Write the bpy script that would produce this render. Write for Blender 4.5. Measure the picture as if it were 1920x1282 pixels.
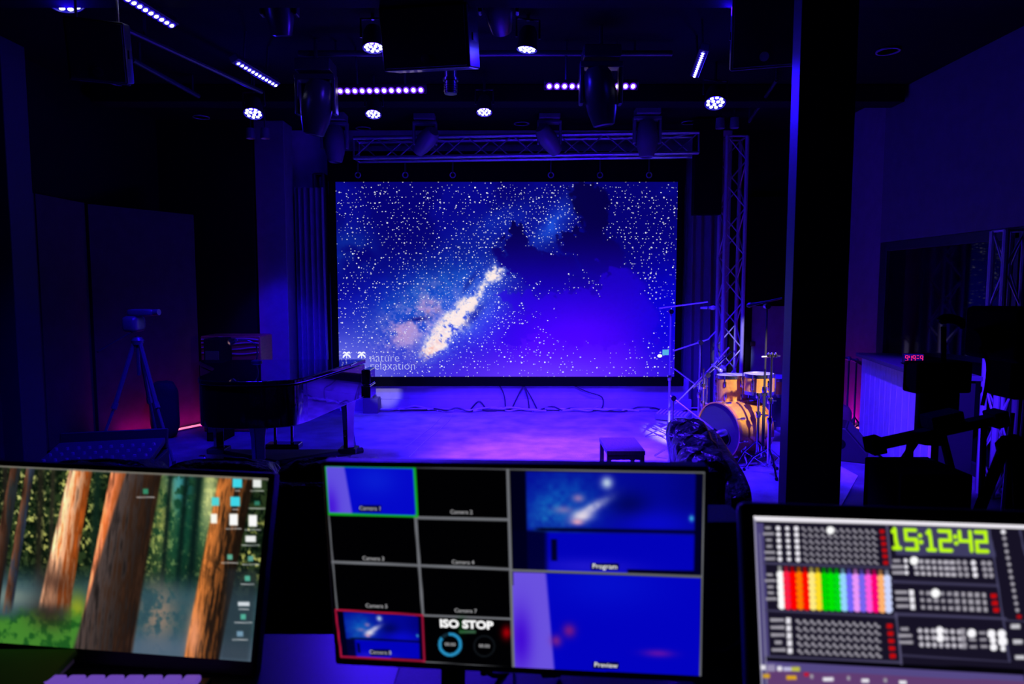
import bpy, math, random
import numpy as np
from mathutils import Vector, Matrix

random.seed(7)
rng = np.random.default_rng(11)
sc = bpy.context.scene
col = sc.collection
for o in list(bpy.data.objects):
    bpy.data.objects.remove(o)
V = Vector
PI = math.pi

# ------------------------------------------------------------------ camera
FPX = 1280.0
TH = math.atan(104 / 1280)
CAM = V((0, 0, 1.7))
FW = V((0, math.cos(TH), -math.sin(TH)))
UP = V((0, math.sin(TH), math.cos(TH)))
cam = bpy.data.cameras.new('camera')
cam.sensor_width = 36
cam.lens = 24
cam.clip_start = 0.05
cam.dof.use_dof = True
cam.dof.focus_distance = 7.6
cam.dof.aperture_fstop = 4.2
co = bpy.data.objects.new('camera', cam)
co.location = CAM
co.rotation_euler = (PI / 2 - TH, 0, 0)
col.objects.link(co)
sc.camera = co

def ray(px, py):
    return FW + V((1, 0, 0)) * ((px - 960) / FPX) + UP * ((641 - py) / FPX)

def PZ(px, py, z):
    r = ray(px, py)
    return CAM + r * ((z - CAM.z) / r.z)

def PY(px, py, y):
    r = ray(px, py)
    return CAM + r * ((y - CAM.y) / r.y)

# ------------------------------------------------------------------ world, exposure
w = bpy.data.worlds.new('world')
sc.world = w
w.use_nodes = True
w.node_tree.nodes['Background'].inputs[0].default_value = (0.02, 0.0, 0.3, 1)
w.node_tree.nodes['Background'].inputs[1].default_value = 0.004
sc.view_settings.view_transform = 'Standard'
sc.view_settings.look = 'None'
sc.view_settings.exposure = 0.0
sc.view_settings.gamma = 1.0
sc.view_settings.use_curve_mapping = False
sc.cycles.use_denoising = True
sc.cycles.max_bounces = 6
sc.cycles.sample_clamp_indirect = 4.0

BLUE = (0.012, 0.001, 1.0)
VIOLET = (0.045, 0.008, 1.0)
LAV = (0.55, 0.48, 1.0)
WARM = (1.0, 0.8, 0.75)
MAGENTA = (0.75, 0.0, 0.45)
PW = 2.0            # dimmer of the par rig

# ------------------------------------------------------------------ materials
MATS = {}

def mat(name, color, rough=0.6, metal=0.0, spec=0.5, noise=0.0, nscale=8.0, bump=0.0, bscale=60.0, coat=0.0, stretch=None):
    if name in MATS:
        return MATS[name]
    m = bpy.data.materials.new(name)
    m.use_nodes = True
    nt = m.node_tree
    b = nt.nodes['Principled BSDF']
    b.inputs['Base Color'].default_value = (*color, 1)
    b.inputs['Roughness'].default_value = rough
    b.inputs['Metallic'].default_value = metal
    b.inputs['Specular IOR Level'].default_value = spec
    b.inputs['Coat Weight'].default_value = coat
    b.inputs['Coat Roughness'].default_value = 0.03
    tc = nt.nodes.new('ShaderNodeTexCoord')
    src = tc.outputs['Object']
    if stretch:
        mp = nt.nodes.new('ShaderNodeMapping')
        mp.inputs['Scale'].default_value = stretch
        nt.links.new(src, mp.inputs[0])
        src = mp.outputs[0]
    n = nt.nodes.new('ShaderNodeTexNoise')
    n.inputs['Scale'].default_value = nscale
    n.inputs['Detail'].default_value = 5
    nt.links.new(src, n.inputs['Vector'])
    mr = nt.nodes.new('ShaderNodeMapRange')
    mr.inputs['From Min'].default_value = 0.3
    mr.inputs['From Max'].default_value = 0.7
    k = max(noise, 0.04)
    mr.inputs['To Min'].default_value = 1 - k
    mr.inputs['To Max'].default_value = 1 + k
    nt.links.new(n.outputs['Fac'], mr.inputs['Value'])
    mx = nt.nodes.new('ShaderNodeVectorMath')
    mx.operation = 'SCALE'
    mx.inputs[0].default_value = color
    nt.links.new(mr.outputs[0], mx.inputs['Scale'])
    nt.links.new(mx.outputs[0], b.inputs['Base Color'])
    if bump:
        n2 = nt.nodes.new('ShaderNodeTexNoise')
        n2.inputs['Scale'].default_value = bscale
        n2.inputs['Detail'].default_value = 4
        nt.links.new(src, n2.inputs['Vector'])
        bp = nt.nodes.new('ShaderNodeBump')
        bp.inputs['Strength'].default_value = bump
        bp.inputs['Distance'].default_value = 0.01
        nt.links.new(n2.outputs['Fac'], bp.inputs['Height'])
        nt.links.new(bp.outputs[0], b.inputs['Normal'])
    MATS[name] = m
    return m

def emit(name, color, strength, sampling='NONE'):
    if name in MATS:
        return MATS[name]
    m = bpy.data.materials.new(name)
    m.use_nodes = True
    b = m.node_tree.nodes['Principled BSDF']
    b.inputs['Base Color'].default_value = (0.02, 0.02, 0.02, 1)
    b.inputs['Emission Color'].default_value = (*color, 1)
    b.inputs['Emission Strength'].default_value = strength
    m.cycles.emission_sampling = sampling
    MATS[name] = m
    return m

black = mat('black paint', (0.012, 0.012, 0.013), 0.45)
black_matt = mat('matt black', (0.002, 0.002, 0.0025), 0.85, spec=0.05)
black_plastic = mat('black plastic', (0.01, 0.01, 0.011), 0.4, bump=0.1, bscale=300)
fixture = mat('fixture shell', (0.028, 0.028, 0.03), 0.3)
grille = mat('speaker grille', (0.03, 0.03, 0.032), 0.6, bump=0.4, bscale=350)
piano_black = mat('polished ebony lacquer', (0.003, 0.003, 0.004), 0.06, spec=0.6, coat=1.0)
chrome = mat('chrome', (0.75, 0.75, 0.78), 0.18, metal=1.0)
steel = mat('brushed aluminium', (0.6, 0.6, 0.63), 0.32, metal=0.9, noise=0.08, nscale=30)
stand_grey = mat('grey stand tube', (0.35, 0.35, 0.38), 0.35, metal=0.5)
rubber = mat('rubber', (0.01, 0.01, 0.01), 0.7)
white_plastic = mat('white plastic', (0.8, 0.8, 0.8), 0.4)
leather = mat('black leather', (0.014, 0.013, 0.015), 0.33, spec=0.8, bump=1.0, bscale=16, noise=0.1)
next(n for n in leather.node_tree.nodes if n.type == 'BUMP').inputs['Distance'].default_value = 0.035
cable_m = mat('cable rubber', (0.05, 0.05, 0.055), 0.4)
cable_l = mat('pale cable', (0.55, 0.55, 0.6), 0.4)
gold = mat('amber drum lacquer', (0.72, 0.34, 0.05), 0.25, metal=0.55, noise=0.15, nscale=40, coat=0.6)
drum_head = mat('dark drum head', (0.012, 0.012, 0.03), 0.4)
white_head = mat('coated drum head', (0.3, 0.3, 0.32), 0.5)
wood_dark = mat('dark wood', (0.16, 0.11, 0.09), 0.45, noise=0.35, nscale=12, stretch=(14, 1, 1))
wood_orange = mat('orange wood', (0.32, 0.1, 0.025), 0.35, noise=0.3, nscale=10, stretch=(1, 1, 12))
cream = mat('cream trim', (0.6, 0.5, 0.4), 0.4)

# ------------------------------------------------------------------ mesh builder
class MB:
    def __init__(s):
        s.v = []
        s.f = []
    def add(s, vs, fs):
        k = len(s.v)
        s.v += [tuple(v) for v in vs]
        s.f += [tuple(i + k for i in f) for f in fs]
        return s
    def box(s, c, size, R=None):
        c = V(c)
        h = V(size) / 2
        vs = []
        for x in (-1, 1):
            for y in (-1, 1):
                for z in (-1, 1):
                    p = V((x * h.x, y * h.y, z * h.z))
                    vs.append(c + (R @ p if R else p))
        return s.add(vs, [(0, 1, 3, 2), (4, 6, 7, 5), (0, 4, 5, 1), (2, 3, 7, 6), (0, 2, 6, 4), (1, 5, 7, 3)])
    def tube(s, pts, r, n=8, cap=True):
        pts = [V(p) for p in pts]
        rs = r if isinstance(r, (list, tuple)) else [r] * len(pts)
        vs, fs = [], []
        prev = None
        for i, p in enumerate(pts):
            t = (pts[min(i + 1, len(pts) - 1)] - pts[max(i - 1, 0)])
            if t.length < 1e-9:
                t = V((0, 0, 1))
            t.normalize()
            a = prev - t * prev.dot(t) if prev is not None else None
            if a is None or a.length < 1e-4:
                a = t.orthogonal()
            a.normalize()
            prev = a
            b = t.cross(a)
            for k in range(n):
                q = 2 * PI * k / n
                vs.append(p + (a * math.cos(q) + b * math.sin(q)) * rs[i])
        m = len(pts)
        for i in range(m - 1):
            for k in range(n):
                fs.append((i * n + k, i * n + (k + 1) % n, (i + 1) * n + (k + 1) % n, (i + 1) * n + k))
        if cap:
            fs.append(tuple(range(n - 1, -1, -1)))
            fs.append(tuple((m - 1) * n + k for k in range(n)))
        return s.add(vs, fs)
    def lathe(s, prof, M=None, n=24):
        M = M or Matrix()
        vs, fs = [], []
        for r, z in prof:
            for k in range(n):
                q = 2 * PI * k / n
                vs.append(M @ V((r * math.cos(q), r * math.sin(q), z)))
        m = len(prof)
        for i in range(m - 1):
            for k in range(n):
                fs.append((i * n + k, i * n + (k + 1) % n, (i + 1) * n + (k + 1) % n, (i + 1) * n + k))
        ring = prof[0] == prof[-1]
        if prof[0][0] > 1e-6 and not ring:
            fs.append(tuple(range(n - 1, -1, -1)))
        if prof[-1][0] > 1e-6 and not ring:
            fs.append(tuple((m - 1) * n + k for k in range(n)))
        return s.add(vs, fs)
    def prism(s, outline, z0, z1, M=None):
        M = M or Matrix()
        n = len(outline)
        vs = [M @ V((x, y, z0)) for x, y in outline] + [M @ V((x, y, z1)) for x, y in outline]
        fs = [tuple(range(n - 1, -1, -1)), tuple(range(n, 2 * n))]
        fs += [(i, (i + 1) % n, n + (i + 1) % n, n + i) for i in range(n)]
        return s.add(vs, fs)
    def cushion(s, c, size, R=None, e=0.35, wr=0.0, nu=36, nv=20, seed=0):
        R = R or Matrix.Identity(3)
        c = V(c)
        rr = random.Random(seed)
        ph = [(rr.uniform(0, 6), rr.uniform(3, 9), rr.uniform(3, 9), rr.uniform(0, 6)) for _ in range(6)]
        sg = lambda x, p: math.copysign(abs(x) ** p, x)
        vs, fs = [], []
        for j in range(nv + 1):
            t = -PI / 2 + PI * j / nv
            for i in range(nu):
                q = 2 * PI * i / nu
                k = 1 + wr * sum(math.sin(a + b * q + d * t + g) for a, b, d, g in ph) / 6
                p = V((sg(math.cos(t), e) * sg(math.cos(q), e) * size[0] / 2 * k,
                       sg(math.cos(t), e) * sg(math.sin(q), e) * size[1] / 2 * k,
                       sg(math.sin(t), e) * size[2] / 2 * k))
                vs.append(c + R @ p)
        for j in range(nv):
            for i in range(nu):
                fs.append((j * nu + i, j * nu + (i + 1) % nu, (j + 1) * nu + (i + 1) % nu, (j + 1) * nu + i))
        return s.add(vs, fs)
    def build(s, name, m, parent=None, bevel=0.0, seg=2, smooth=True, local=False):
        me = bpy.data.meshes.new(name)
        vs = s.v
        if parent is not None and not local:
            W = Matrix()
            p = parent
            while p is not None:
                W = p.matrix_basis @ W
                p = p.parent
            W = W.inverted()
            vs = [tuple(W @ V(v)) for v in vs]
        me.from_pydata(vs, [], s.f)
        me.update()
        if smooth:
            me.shade_smooth()
            me.set_sharp_from_angle(angle=math.radians(35))
        me.materials.append(m)
        o = bpy.data.objects.new(name, me)
        col.objects.link(o)
        if parent is not None:
            o.parent = parent
        if bevel:
            b = o.modifiers.new('bevel', 'BEVEL')
            b.width = bevel
            b.segments = seg
            b.limit_method = 'ANGLE'
            b.harden_normals = True
        return o

def tag(o, label, cat, group=None):
    o['label'] = label
    o['category'] = cat
    if group:
        o['group'] = group
    return o

def thing(name, label, cat, loc=(0, 0, 0), rotz=0.0, group=None):
    o = bpy.data.objects.new(name, None)
    o.empty_display_size = 0.1
    o.location = loc
    o.rotation_euler = (0, 0, rotz)
    col.objects.link(o)
    return tag(o, label, cat, group)

def struct(o):
    o['kind'] = 'structure'
    return o

def box(c, s, R=None):
    return MB().box(c, s, R)

def span(x0, x1, y0, y1, z0, z1):
    return MB().box(((x0 + x1) / 2, (y0 + y1) / 2, (z0 + z1) / 2), (x1 - x0, y1 - y0, z1 - z0))

def frame(o, zdir, xh=(1, 0, 0)):
    z = V(zdir).normalized()
    x = V(xh) - z * V(xh).dot(z)
    if x.length < 1e-4:
        x = z.orthogonal()
    x.normalize()
    y = z.cross(x)
    M = Matrix.Identity(4)
    for i in range(3):
        M[i][0], M[i][1], M[i][2], M[i][3] = x[i], y[i], z[i], o[i]
    return M

def lamp(kind, name, loc, to, color, power, parent=None, **kw):
    l = bpy.data.lights.new(name, kind)
    l.color = color
    l.energy = power
    for k, v in kw.items():
        setattr(l, k, v)
    o = bpy.data.objects.new(name, l)
    col.objects.link(o)
    q = (V(to) - V(loc)).to_track_quat('-Z', 'Y')
    M = Matrix.Translation(V(loc)) @ q.to_matrix().to_4x4()
    if parent is not None:
        o.parent = parent
        M = parent.matrix_basis.inverted() @ M
    o.matrix_basis = M
    return o

def text_mesh(name, s, size, M, m, parent, extrude=0.0, sx=1.0, align='CENTER', weight=0.0):
    cu = bpy.data.curves.new(name, 'FONT')
    cu.body = s
    cu.size = size
    cu.align_x = align
    cu.align_y = 'CENTER'
    cu.extrude = extrude
    cu.resolution_u = 3
    cu.offset = weight
    t = bpy.data.objects.new(name, cu)
    me = bpy.data.meshes.new_from_object(t)
    bpy.data.objects.remove(t)
    W = Matrix()
    p = parent
    while p is not None:
        W = p.matrix_basis @ W
        p = p.parent
    me.transform(W.inverted() @ M @ Matrix.Diagonal((sx, 1, 1, 1)))
    me.materials.clear()
    me.materials.append(m)
    o = bpy.data.objects.new(name, me)
    col.objects.link(o)
    o.parent = parent
    return o

# ------------------------------------------------------------------ room shell
XL, XR, YB, ZC = -4.5, 4.16, 9.42, 3.8
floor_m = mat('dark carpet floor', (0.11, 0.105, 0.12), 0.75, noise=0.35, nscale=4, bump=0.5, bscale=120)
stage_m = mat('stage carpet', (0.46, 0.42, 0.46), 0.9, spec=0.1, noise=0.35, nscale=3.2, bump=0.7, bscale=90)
wall_m = mat('painted wall', (0.42, 0.40, 0.44), 0.6, noise=0.08)
wall_dark = mat('black wall paint', (0.0025, 0.0025, 0.003), 0.85, spec=0.1, noise=0.2)
panel_m = mat('acoustic wall panel', (0.05, 0.036, 0.036), 0.85, spec=0.1, noise=0.12, bump=0.3, bscale=200)
ceil_m = mat('black ceiling', (0.0016, 0.0016, 0.002), 0.9, spec=0.1, noise=0.2)

struct(span(XL - .2, XR + .2, -1.0, YB, -0.1, 0.0).build('floor', floor_m))
struct(span(XL - .2, XR + .2, -1.0, YB, ZC, ZC + .1).build('ceiling', ceil_m))
struct(span(XL - .2, XR + .2, YB, YB + .1, 0, ZC).build('wall_back', wall_m))
struct(span(-2.35, 2.45, 9.275, YB, 0, 0.44).build('wall_stage', wall_m))
struct(span(-2.35, 2.45, 9.215, 9.275, 0, 0.165).build('baseboard_back', wall_m, bevel=0.008))
struct(span(2.98, XR, YB - .03, YB, 0, ZC).build('wall_side', wall_dark))
wl = struct(span(XL - .1, XL, -1.0, YB, 0, ZC).build('wall_left', wall_dark))
for y0, y1 in ((3.3, 5.0), (5.02, 6.46), (6.48, 7.22)):
    span(XL, XL + .04, y0, y1, 0.12, 2.57).build('panel', panel_m, wl, bevel=0.006)
# the angled acoustic panel towards the stage
a0, a1 = V((-4.46, 7.23, 0)), V((-3.86, 8.32, 0))
d_ = (a1 - a0)
ang = math.atan2(d_.y, d_.x)
Rw = Matrix.Rotation(ang, 3, 'Z')
wa = struct(MB().box(((a0 + a1) / 2) + V((0, 0, 1.28)), (d_.length, .08, 2.56), Rw).build('wall_angled', panel_m, bevel=0.006))
struct(span(-4.5, -4.29, 5.9, 6.2, 0, ZC).build('trim_1', mat('pilaster paint', (0.03, 0.03, 0.033), 0.7), bevel=0.01))
struct(span(-4.5, -3.3, YB - .6, YB - .5, 0, ZC).build('wall_alcove', wall_dark))
# column left of the screen
struct(span(-3.28, -2.90, 8.85, 9.2, 0, ZC).build('trim_2', mat('grey column paint', (0.13, 0.13, 0.145), 0.6, noise=0.1), bevel=0.01))
# right wall: solid end, bulkhead, window
wr_ = struct(span(XR, XR + .1, 7.74, YB, 0, ZC).build('wall_right', mat('plaster right', (0.14, 0.10, 0.14), 0.7, noise=0.1)))
struct(span(XR - .02, XR + .1, 1.5, 7.74, 2.19, ZC).build('wall_bulkhead', mat('bulkhead paint', (0.085, 0.07, 0.085), 0.7, noise=0.12)))
glass = bpy.data.materials.new('dark window glass')
glass.use_nodes = True
gb = glass.node_tree.nodes['Principled BSDF']
gb.inputs['Base Color'].default_value = (0.004, 0.004, 0.008, 1)
gb.inputs['Roughness'].default_value = 0.03
gb.inputs['IOR'].default_value = 1.4
gb.inputs['Transmission Weight'].default_value = 0.25
gn = glass.node_tree.nodes.new('ShaderNodeTexNoise')
gn.inputs['Scale'].default_value = 3
gr = glass.node_tree.nodes.new('ShaderNodeMapRange')
gr.inputs['To Min'].default_value = 0.02
gr.inputs['To Max'].default_value = 0.06
glass.node_tree.links.new(gn.outputs['Fac'], gr.inputs['Value'])
glass.node_tree.links.new(gr.outputs[0], gb.inputs['Roughness'])
win = bpy.data.objects.new('window_1', None)
win.location = (XR, 4.6, 0)
col.objects.link(win)
struct(win)
fr_m = mat('window frame', (0.02, 0.02, 0.022), 0.4)
for y0, y1 in ((7.60, 7.74), (5.62, 5.70), (3.5, 3.58)):
    span(XR - .02, XR + .08, y0, y1, 0, 2.19).build('window_frame', fr_m, win, bevel=0.006)
span(XR - .02, XR + .08, 1.5, 7.6, 2.09, 2.19).build('window_frame', fr_m, win, bevel=0.006)
span(XR - .02, XR + .08, 1.5, 7.6, 0, 0.12).build('window_frame', fr_m, win, bevel=0.006)
for y0, y1 in ((5.70, 7.60), (3.58, 5.62), (1.5, 3.5)):
    span(XR + .02, XR + .03, y0, y1, 0.12, 2.09).build('pane', glass, win)
# pillar in front, right of centre
struct(span(1.312, 1.572, 3.2, 3.295, 0, ZC).build('trim_3', mat('pillar paint', (0.045, 0.045, 0.05), 0.4, noise=0.06), bevel=0.004))
# ceiling beams
for i, (y0, y1, zb) in enumerate(((4.45, 4.75, 3.56), (7.3, 7.55, 3.62))):
    struct(span(-4.4, 4.1, y0, y1, zb, ZC).build('trim_%d' % (4 + i), mat('ceiling beam', (0.004, 0.004, 0.0045), 0.9, spec=0.1), bevel=0.01))
# recessed ceiling downlights, switched off
dl_m = mat('white downlight trim', (0.25, 0.25, 0.25), 0.5)
for (px, py), wh in (((377, 219), 'nearest the left wall panel'), ((225, 155), 'above the hanging left loudspeaker'), ((681, 240), 'above the left end of the truss'),
               ((978, 231), 'above the middle of the truss'), ((1292, 229), 'above the right end of the truss'), ((1665, 95), 'right of the dark pillar')):
    p = PZ(px, py, 3.79)
    t = thing('ceiling_downlight', 'small round unlit ceiling downlight ' + wh, 'downlight', p, group='recessed ceiling downlights')
    MB().lathe([(0.085, 0.0), (0.10, 0.0), (0.10, 0.012), (0.085, 0.012), (0.085, 0.0)], Matrix.Translation(p - V((0, 0, .012)))).build('trim_ring', dl_m, t)
    MB().lathe([(0.0, 0), (0.086, 0)], Matrix.Translation(p - V((0, 0, .004)))).build('lens', dl_m, t)
# stage carpet, left edge cut along the lit floor beside the piano's shadow
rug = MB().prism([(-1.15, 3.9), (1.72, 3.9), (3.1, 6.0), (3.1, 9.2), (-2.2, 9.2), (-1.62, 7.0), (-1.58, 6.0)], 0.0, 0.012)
tag(rug.build('stage_carpet', stage_m), 'large pale carpet under the screen, its left edge following the lit floor', 'carpet')

# ------------------------------------------------------------------ screens helper
def srgb(c):
    c = np.asarray(c, float) / 255.0
    return np.where(c <= 0.04045, c / 12.92, ((c + 0.055) / 1.055) ** 2.4)

def vnoise(x, y, seed=0):
    xi, yi = np.floor(x).astype(np.int64), np.floor(y).astype(np.int64)
    fx, fy = x - xi, y - yi
    fx, fy = fx * fx * (3 - 2 * fx), fy * fy * (3 - 2 * fy)
    def h(a, b):
        n = (a * 374761393 + b * 668265263 + seed * 1442695041) & 0x7fffffff
        n = ((n ^ (n >> 13)) * 1274126177) & 0x7fffffff
        return ((n ^ (n >> 16)) & 0xffff) / 65535.0
    return (h(xi, yi) * (1 - fx) + h(xi + 1, yi) * fx) * (1 - fy) + (h(xi, yi + 1) * (1 - fx) + h(xi + 1, yi + 1) * fx) * fy

def fbm(x, y, o=4, seed=0):
    s, a, t = 0, 0.5, 0
    for i in range(o):
        s = s + a * vnoise(x * 2 ** i, y * 2 ** i, seed + i * 17)
        t += a
        a *= 0.5
    return s / t

def sstep(a, b, x):
    t = np.clip((x - a) / (b - a), 0, 1)
    return t * t * (3 - 2 * t)

def mixc(C, c, m):
    return C * (1 - m[..., None]) + np.asarray(c, float) * m[..., None]

def gau(X, Y, cx, cy, rx, ry, rot=0.0):
    c, s = math.cos(math.radians(rot)), math.sin(math.radians(rot))
    u = (X - cx) * c + (Y - cy) * s
    v = -(X - cx) * s + (Y - cy) * c
    return np.exp(-(u / rx) ** 2 - (v / ry) ** 2)

def grid_screen(name, M, wd, ht, nx, ny, paint, parent, strength, extra=None):
    """Flat picture panel; M has its centre, x right, y up, z towards the viewer. Colours are painted per vertex."""
    u = np.linspace(-.5, .5, nx) * wd
    v = np.linspace(.5, -.5, ny) * ht
    UU, VV = np.meshgrid(u, v)
    Mn = np.array(M)
    P = Mn[:3, 3] + UU[..., None] * Mn[:3, 0] + VV[..., None] * Mn[:3, 1]
    d = P - np.array(CAM)
    dep = d @ np.array(FW)
    X = 960 + FPX * d[..., 0] / dep
    Y = 641 - FPX * (d @ np.array(UP)) / dep
    C = paint(X, Y)
    W = Matrix()
    p = parent
    while p is not None:
        W = p.matrix_basis @ W
        p = p.parent
    Wi = np.array(W.inverted())
    L = P @ Wi[:3, :3].T + Wi[:3, 3]
    idx = np.arange(nx * ny).reshape(ny, nx)
    q = np.stack([idx[:-1, :-1], idx[1:, :-1], idx[1:, 1:], idx[:-1, 1:]], -1).reshape(-1, 4)
    me = bpy.data.meshes.new(name)
    me.vertices.add(nx * ny)
    me.vertices.foreach_set('co', L.reshape(-1))
    me.loops.add(q.size)
    me.loops.foreach_set('vertex_index', q.reshape(-1).astype(np.int32))
    me.polygons.add(len(q))
    me.polygons.foreach_set('loop_start', np.arange(0, q.size, 4, dtype=np.int32))
    me.update(calc_edges=True)
    at = me.color_attributes.new('picture', 'FLOAT_COLOR', 'POINT')
    rgba = np.ones((nx * ny, 4))
    rgba[:, :3] = srgb(np.clip(C[..., :3], 0, 255)).reshape(-1, 3)
    if C.shape[-1] > 3:
        rgba[:, 3] = C[..., 3].reshape(-1)
    at.data.foreach_set('color', rgba.reshape(-1))
    m = bpy.data.materials.new(name + ' picture')
    m.use_nodes = True
    nt = m.node_tree
    b = nt.nodes['Principled BSDF']
    b.inputs['Base Color'].default_value = (0.008, 0.008, 0.008, 1)
    b.inputs['Roughness'].default_value = 0.5
    b.inputs['Specular IOR Level'].default_value = 0.2
    b.inputs['Emission Strength'].default_value = strength
    a = nt.nodes.new('ShaderNodeAttribute')
    a.attribute_name = 'picture'
    out = a.outputs['Color']
    if extra:
        out = extra(nt, a)
    nt.links.new(out, b.inputs['Emission Color'])
    m.cycles.emission_sampling = 'NONE'
    me.materials.append(m)
    o = bpy.data.objects.new(name, me)
    col.objects.link(o)
    o.parent = parent
    return o

def panel_matrix(c, yaw, tilt, roll):
    R = Matrix.Rotation(yaw, 3, 'Z') @ Matrix.Rotation(tilt, 3, 'X') @ Matrix.Rotation(roll, 3, 'Y')
    B = Matrix(((1, 0, 0), (0, 0, -1), (0, 1, 0)))     # x right, y up, z towards viewer
    return Matrix.Translation(V(c)) @ (R @ B).to_4x4()

def on_panel(M, px, py, lift=0.0004):
    n = M.to_3x3() @ V((0, 0, 1))
    c = M.translation + n * lift
    r = ray(px, py)
    return CAM + r * ((c - CAM).dot(n) / r.dot(n))

# ------------------------------------------------------------------ stage screen
SY = 9.22
sTL, sBR = PY(629, 341, SY), PY(1264, 706, SY)
sw, sh = sBR.x - sTL.x, sTL.z - sBR.z
scx, scz = (sTL.x + sBR.x) / 2, (sTL.z + sBR.z) / 2
SM = panel_matrix((scx, SY - .001, scz), 0, 0, 0)

def paint_sky(X, Y):
    n1 = fbm(X / 60, Y / 60, 5, 3)
    n2 = fbm(X / 22, Y / 22, 5, 9)
    n3 = fbm(X / 9, Y / 9, 3, 21)
    n4 = fbm(X / 4.2, Y / 4.2, 3, 41)
    C = np.zeros(X.shape + (3,))
    C[...] = (4, 2, 112)
    C = mixc(C, (6, 10, 150), sstep(0.45, 0.7, n1) * 0.6)
    C = mixc(C, (0, 0, 190), sstep(450, 640, Y) * 0.7)
    # cyan haze on the left
    C = mixc(C, (14, 60, 175), gau(X, Y, 655, 470, 45, 40) * 0.75 * sstep(.3, .6, n1 + .1))
    C = mixc(C, (18, 100, 200), gau(X, Y, 815, 560, 120, 58, -25) * 0.9 * (.5 + .8 * n3))
    C = mixc(C, (20, 80, 200), gau(X, Y, 780, 600, 120, 60, -30) * 0.6)
    C = mixc(C, (30, 90, 215), gau(X, Y, 905, 600, 60, 60) * 0.7)
    C = mixc(C, (28, 80, 215), gau(X, Y, 1035, 425, 62, 24, -52) * (0.35 + n2 * .8))
    C = mixc(C, (20, 60, 190), gau(X, Y, 935, 420, 75, 26, -25) * (0.2 + n2 * .6))
    # pale blue light at the bottom left, painted into the picture
    C = mixc(C, (112, 118, 232), np.clip(gau(X, Y, 622, 712, 140, 95) * 1.15, 0, .95))
    # violet spotlight spill, painted into the picture
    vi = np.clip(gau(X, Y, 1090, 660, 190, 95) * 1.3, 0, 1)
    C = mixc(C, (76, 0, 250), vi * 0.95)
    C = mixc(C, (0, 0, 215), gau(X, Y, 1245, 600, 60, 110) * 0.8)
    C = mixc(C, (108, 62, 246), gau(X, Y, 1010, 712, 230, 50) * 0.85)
    # nebula clouds
    cl = gau(X, Y, 815, 578, 42, 34, -40) * sstep(.35, .7, n2) + gau(X, Y, 762, 622, 38, 34) * sstep(.35, .65, n2)
    C = mixc(C, (205, 160, 205), np.clip(cl * (.45 + 1.2 * n4), 0, .9))
    C = mixc(C, (225, 140, 140), np.clip(gau(X, Y, 812, 583, 14, 10) * 0.8 * sstep(.3, .6, n3), 0, 1))
    # the bright band
    band = (gau(X, Y, 838, 618, 44, 21, -48) * 1.25 + gau(X, Y, 810, 652, 28, 13, -40) * 1.0 + gau(X, Y, 872, 580, 26, 14, -50) * .8
            + gau(X, Y, 896, 550, 26, 9, -55) * 0.75 + gau(X, Y, 928, 513, 19, 15, -30) * 1.05 + gau(X, Y, 880, 575, 60, 34, -48) * .3)
    band = band * np.clip((n2 * .5 + n3 * .3 + n4 * .4 - .28) * 2.7, .12, 1.5)
    halo = gau(X, Y, 855, 605, 110, 46, -48) * (.25 + 1.1 * n4) * (.4 + n2)
    C = mixc(C, (70, 110, 232), np.clip(halo, 0, 1) * .75)
    C = mixc(C, (120, 150, 240), np.clip(band * 1.3, 0, 1) * .8)
    C = mixc(C, (255, 236, 228), sstep(.22, .85, band))
    C = mixc(C, (170, 150, 225), np.clip(gau(X, Y, 775, 610, 70, 40, -35) * sstep(.5, .72, n4) * .8, 0, 1))
    C = mixc(C, (240, 150, 130), np.clip(gau(X, Y, 803, 658, 24, 9, -40) * 0.75 * sstep(.3, .65, n3), 0, 1))
    # dark lanes
    for cx, cy, rx, ry, ro, k in ((890, 590, 8, 26, 40, .5), (785, 598, 18, 4, -5, .8), (880, 530, 22, 5, -55, .5)):
        C = mixc(C, (10, 10, 110), gau(X, Y, cx, cy, rx, ry, ro) * k)
    # dark tree silhouette
    warp = (n2 - .5) * 46 + (n3 - .5) * 34
    T = np.zeros(X.shape)
    for cx, cy, rx, ry in ((1105, 372, 36, 32), (1115, 410, 26, 34), (1090, 455, 46, 22), (1125, 480, 44, 40), (965, 452, 26, 18), (975, 485, 44, 26), (1030, 505, 60, 34), (968, 430, 14, 16)):
        T = np.maximum(T, 1.35 - np.sqrt(((X - cx + warp * .5) / rx) ** 2 + ((Y - cy + warp) / ry) ** 2))
    tree = sstep(.22, .5, T)
    dark = mixc(np.zeros(X.shape + (3,)) + (4, 0, 62), (22, 0, 195), sstep(400, 590, Y))
    C = C * (1 - tree[..., None] * .93) + dark * tree[..., None] * .93
    T2 = np.zeros(X.shape)
    for cx, cy, rx, ry in ((975, 558, 44, 12), (1040, 566, 62, 18), (975, 620, 30, 18), (1030, 600, 42, 16), (1110, 580, 60, 34), (1160, 545, 50, 44), (1110, 620, 80, 34), (960, 640, 18, 10), (1190, 600, 46, 46)):
        T2 = np.maximum(T2, 1.35 - np.sqrt(((X - cx + warp * .8) / rx) ** 2 + ((Y - cy + warp) / ry) ** 2))
    low = sstep(.25, .5, T2)
    C = C * (1 - low[..., None] * .6) + (mixc(np.zeros(X.shape + (3,)) + (34, 0, 215), (72, 0, 250), gau(X, Y, 1080, 640, 110, 70))) * low[..., None] * .6
    # star density in alpha
    D = 0.55 + 0.35 * gau(X, Y, 1010, 400, 170, 60, -30) + 0.3 * gau(X, Y, 860, 600, 160, 90, -30) - .1 * sstep(560, 700, Y)
    D = D * (1 - tree) * (1 - low) * (1 - .75 * gau(X, Y, 1150, 640, 90, 60)) * (1 - .5 * gau(X, Y, 1000, 720, 300, 30))
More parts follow.
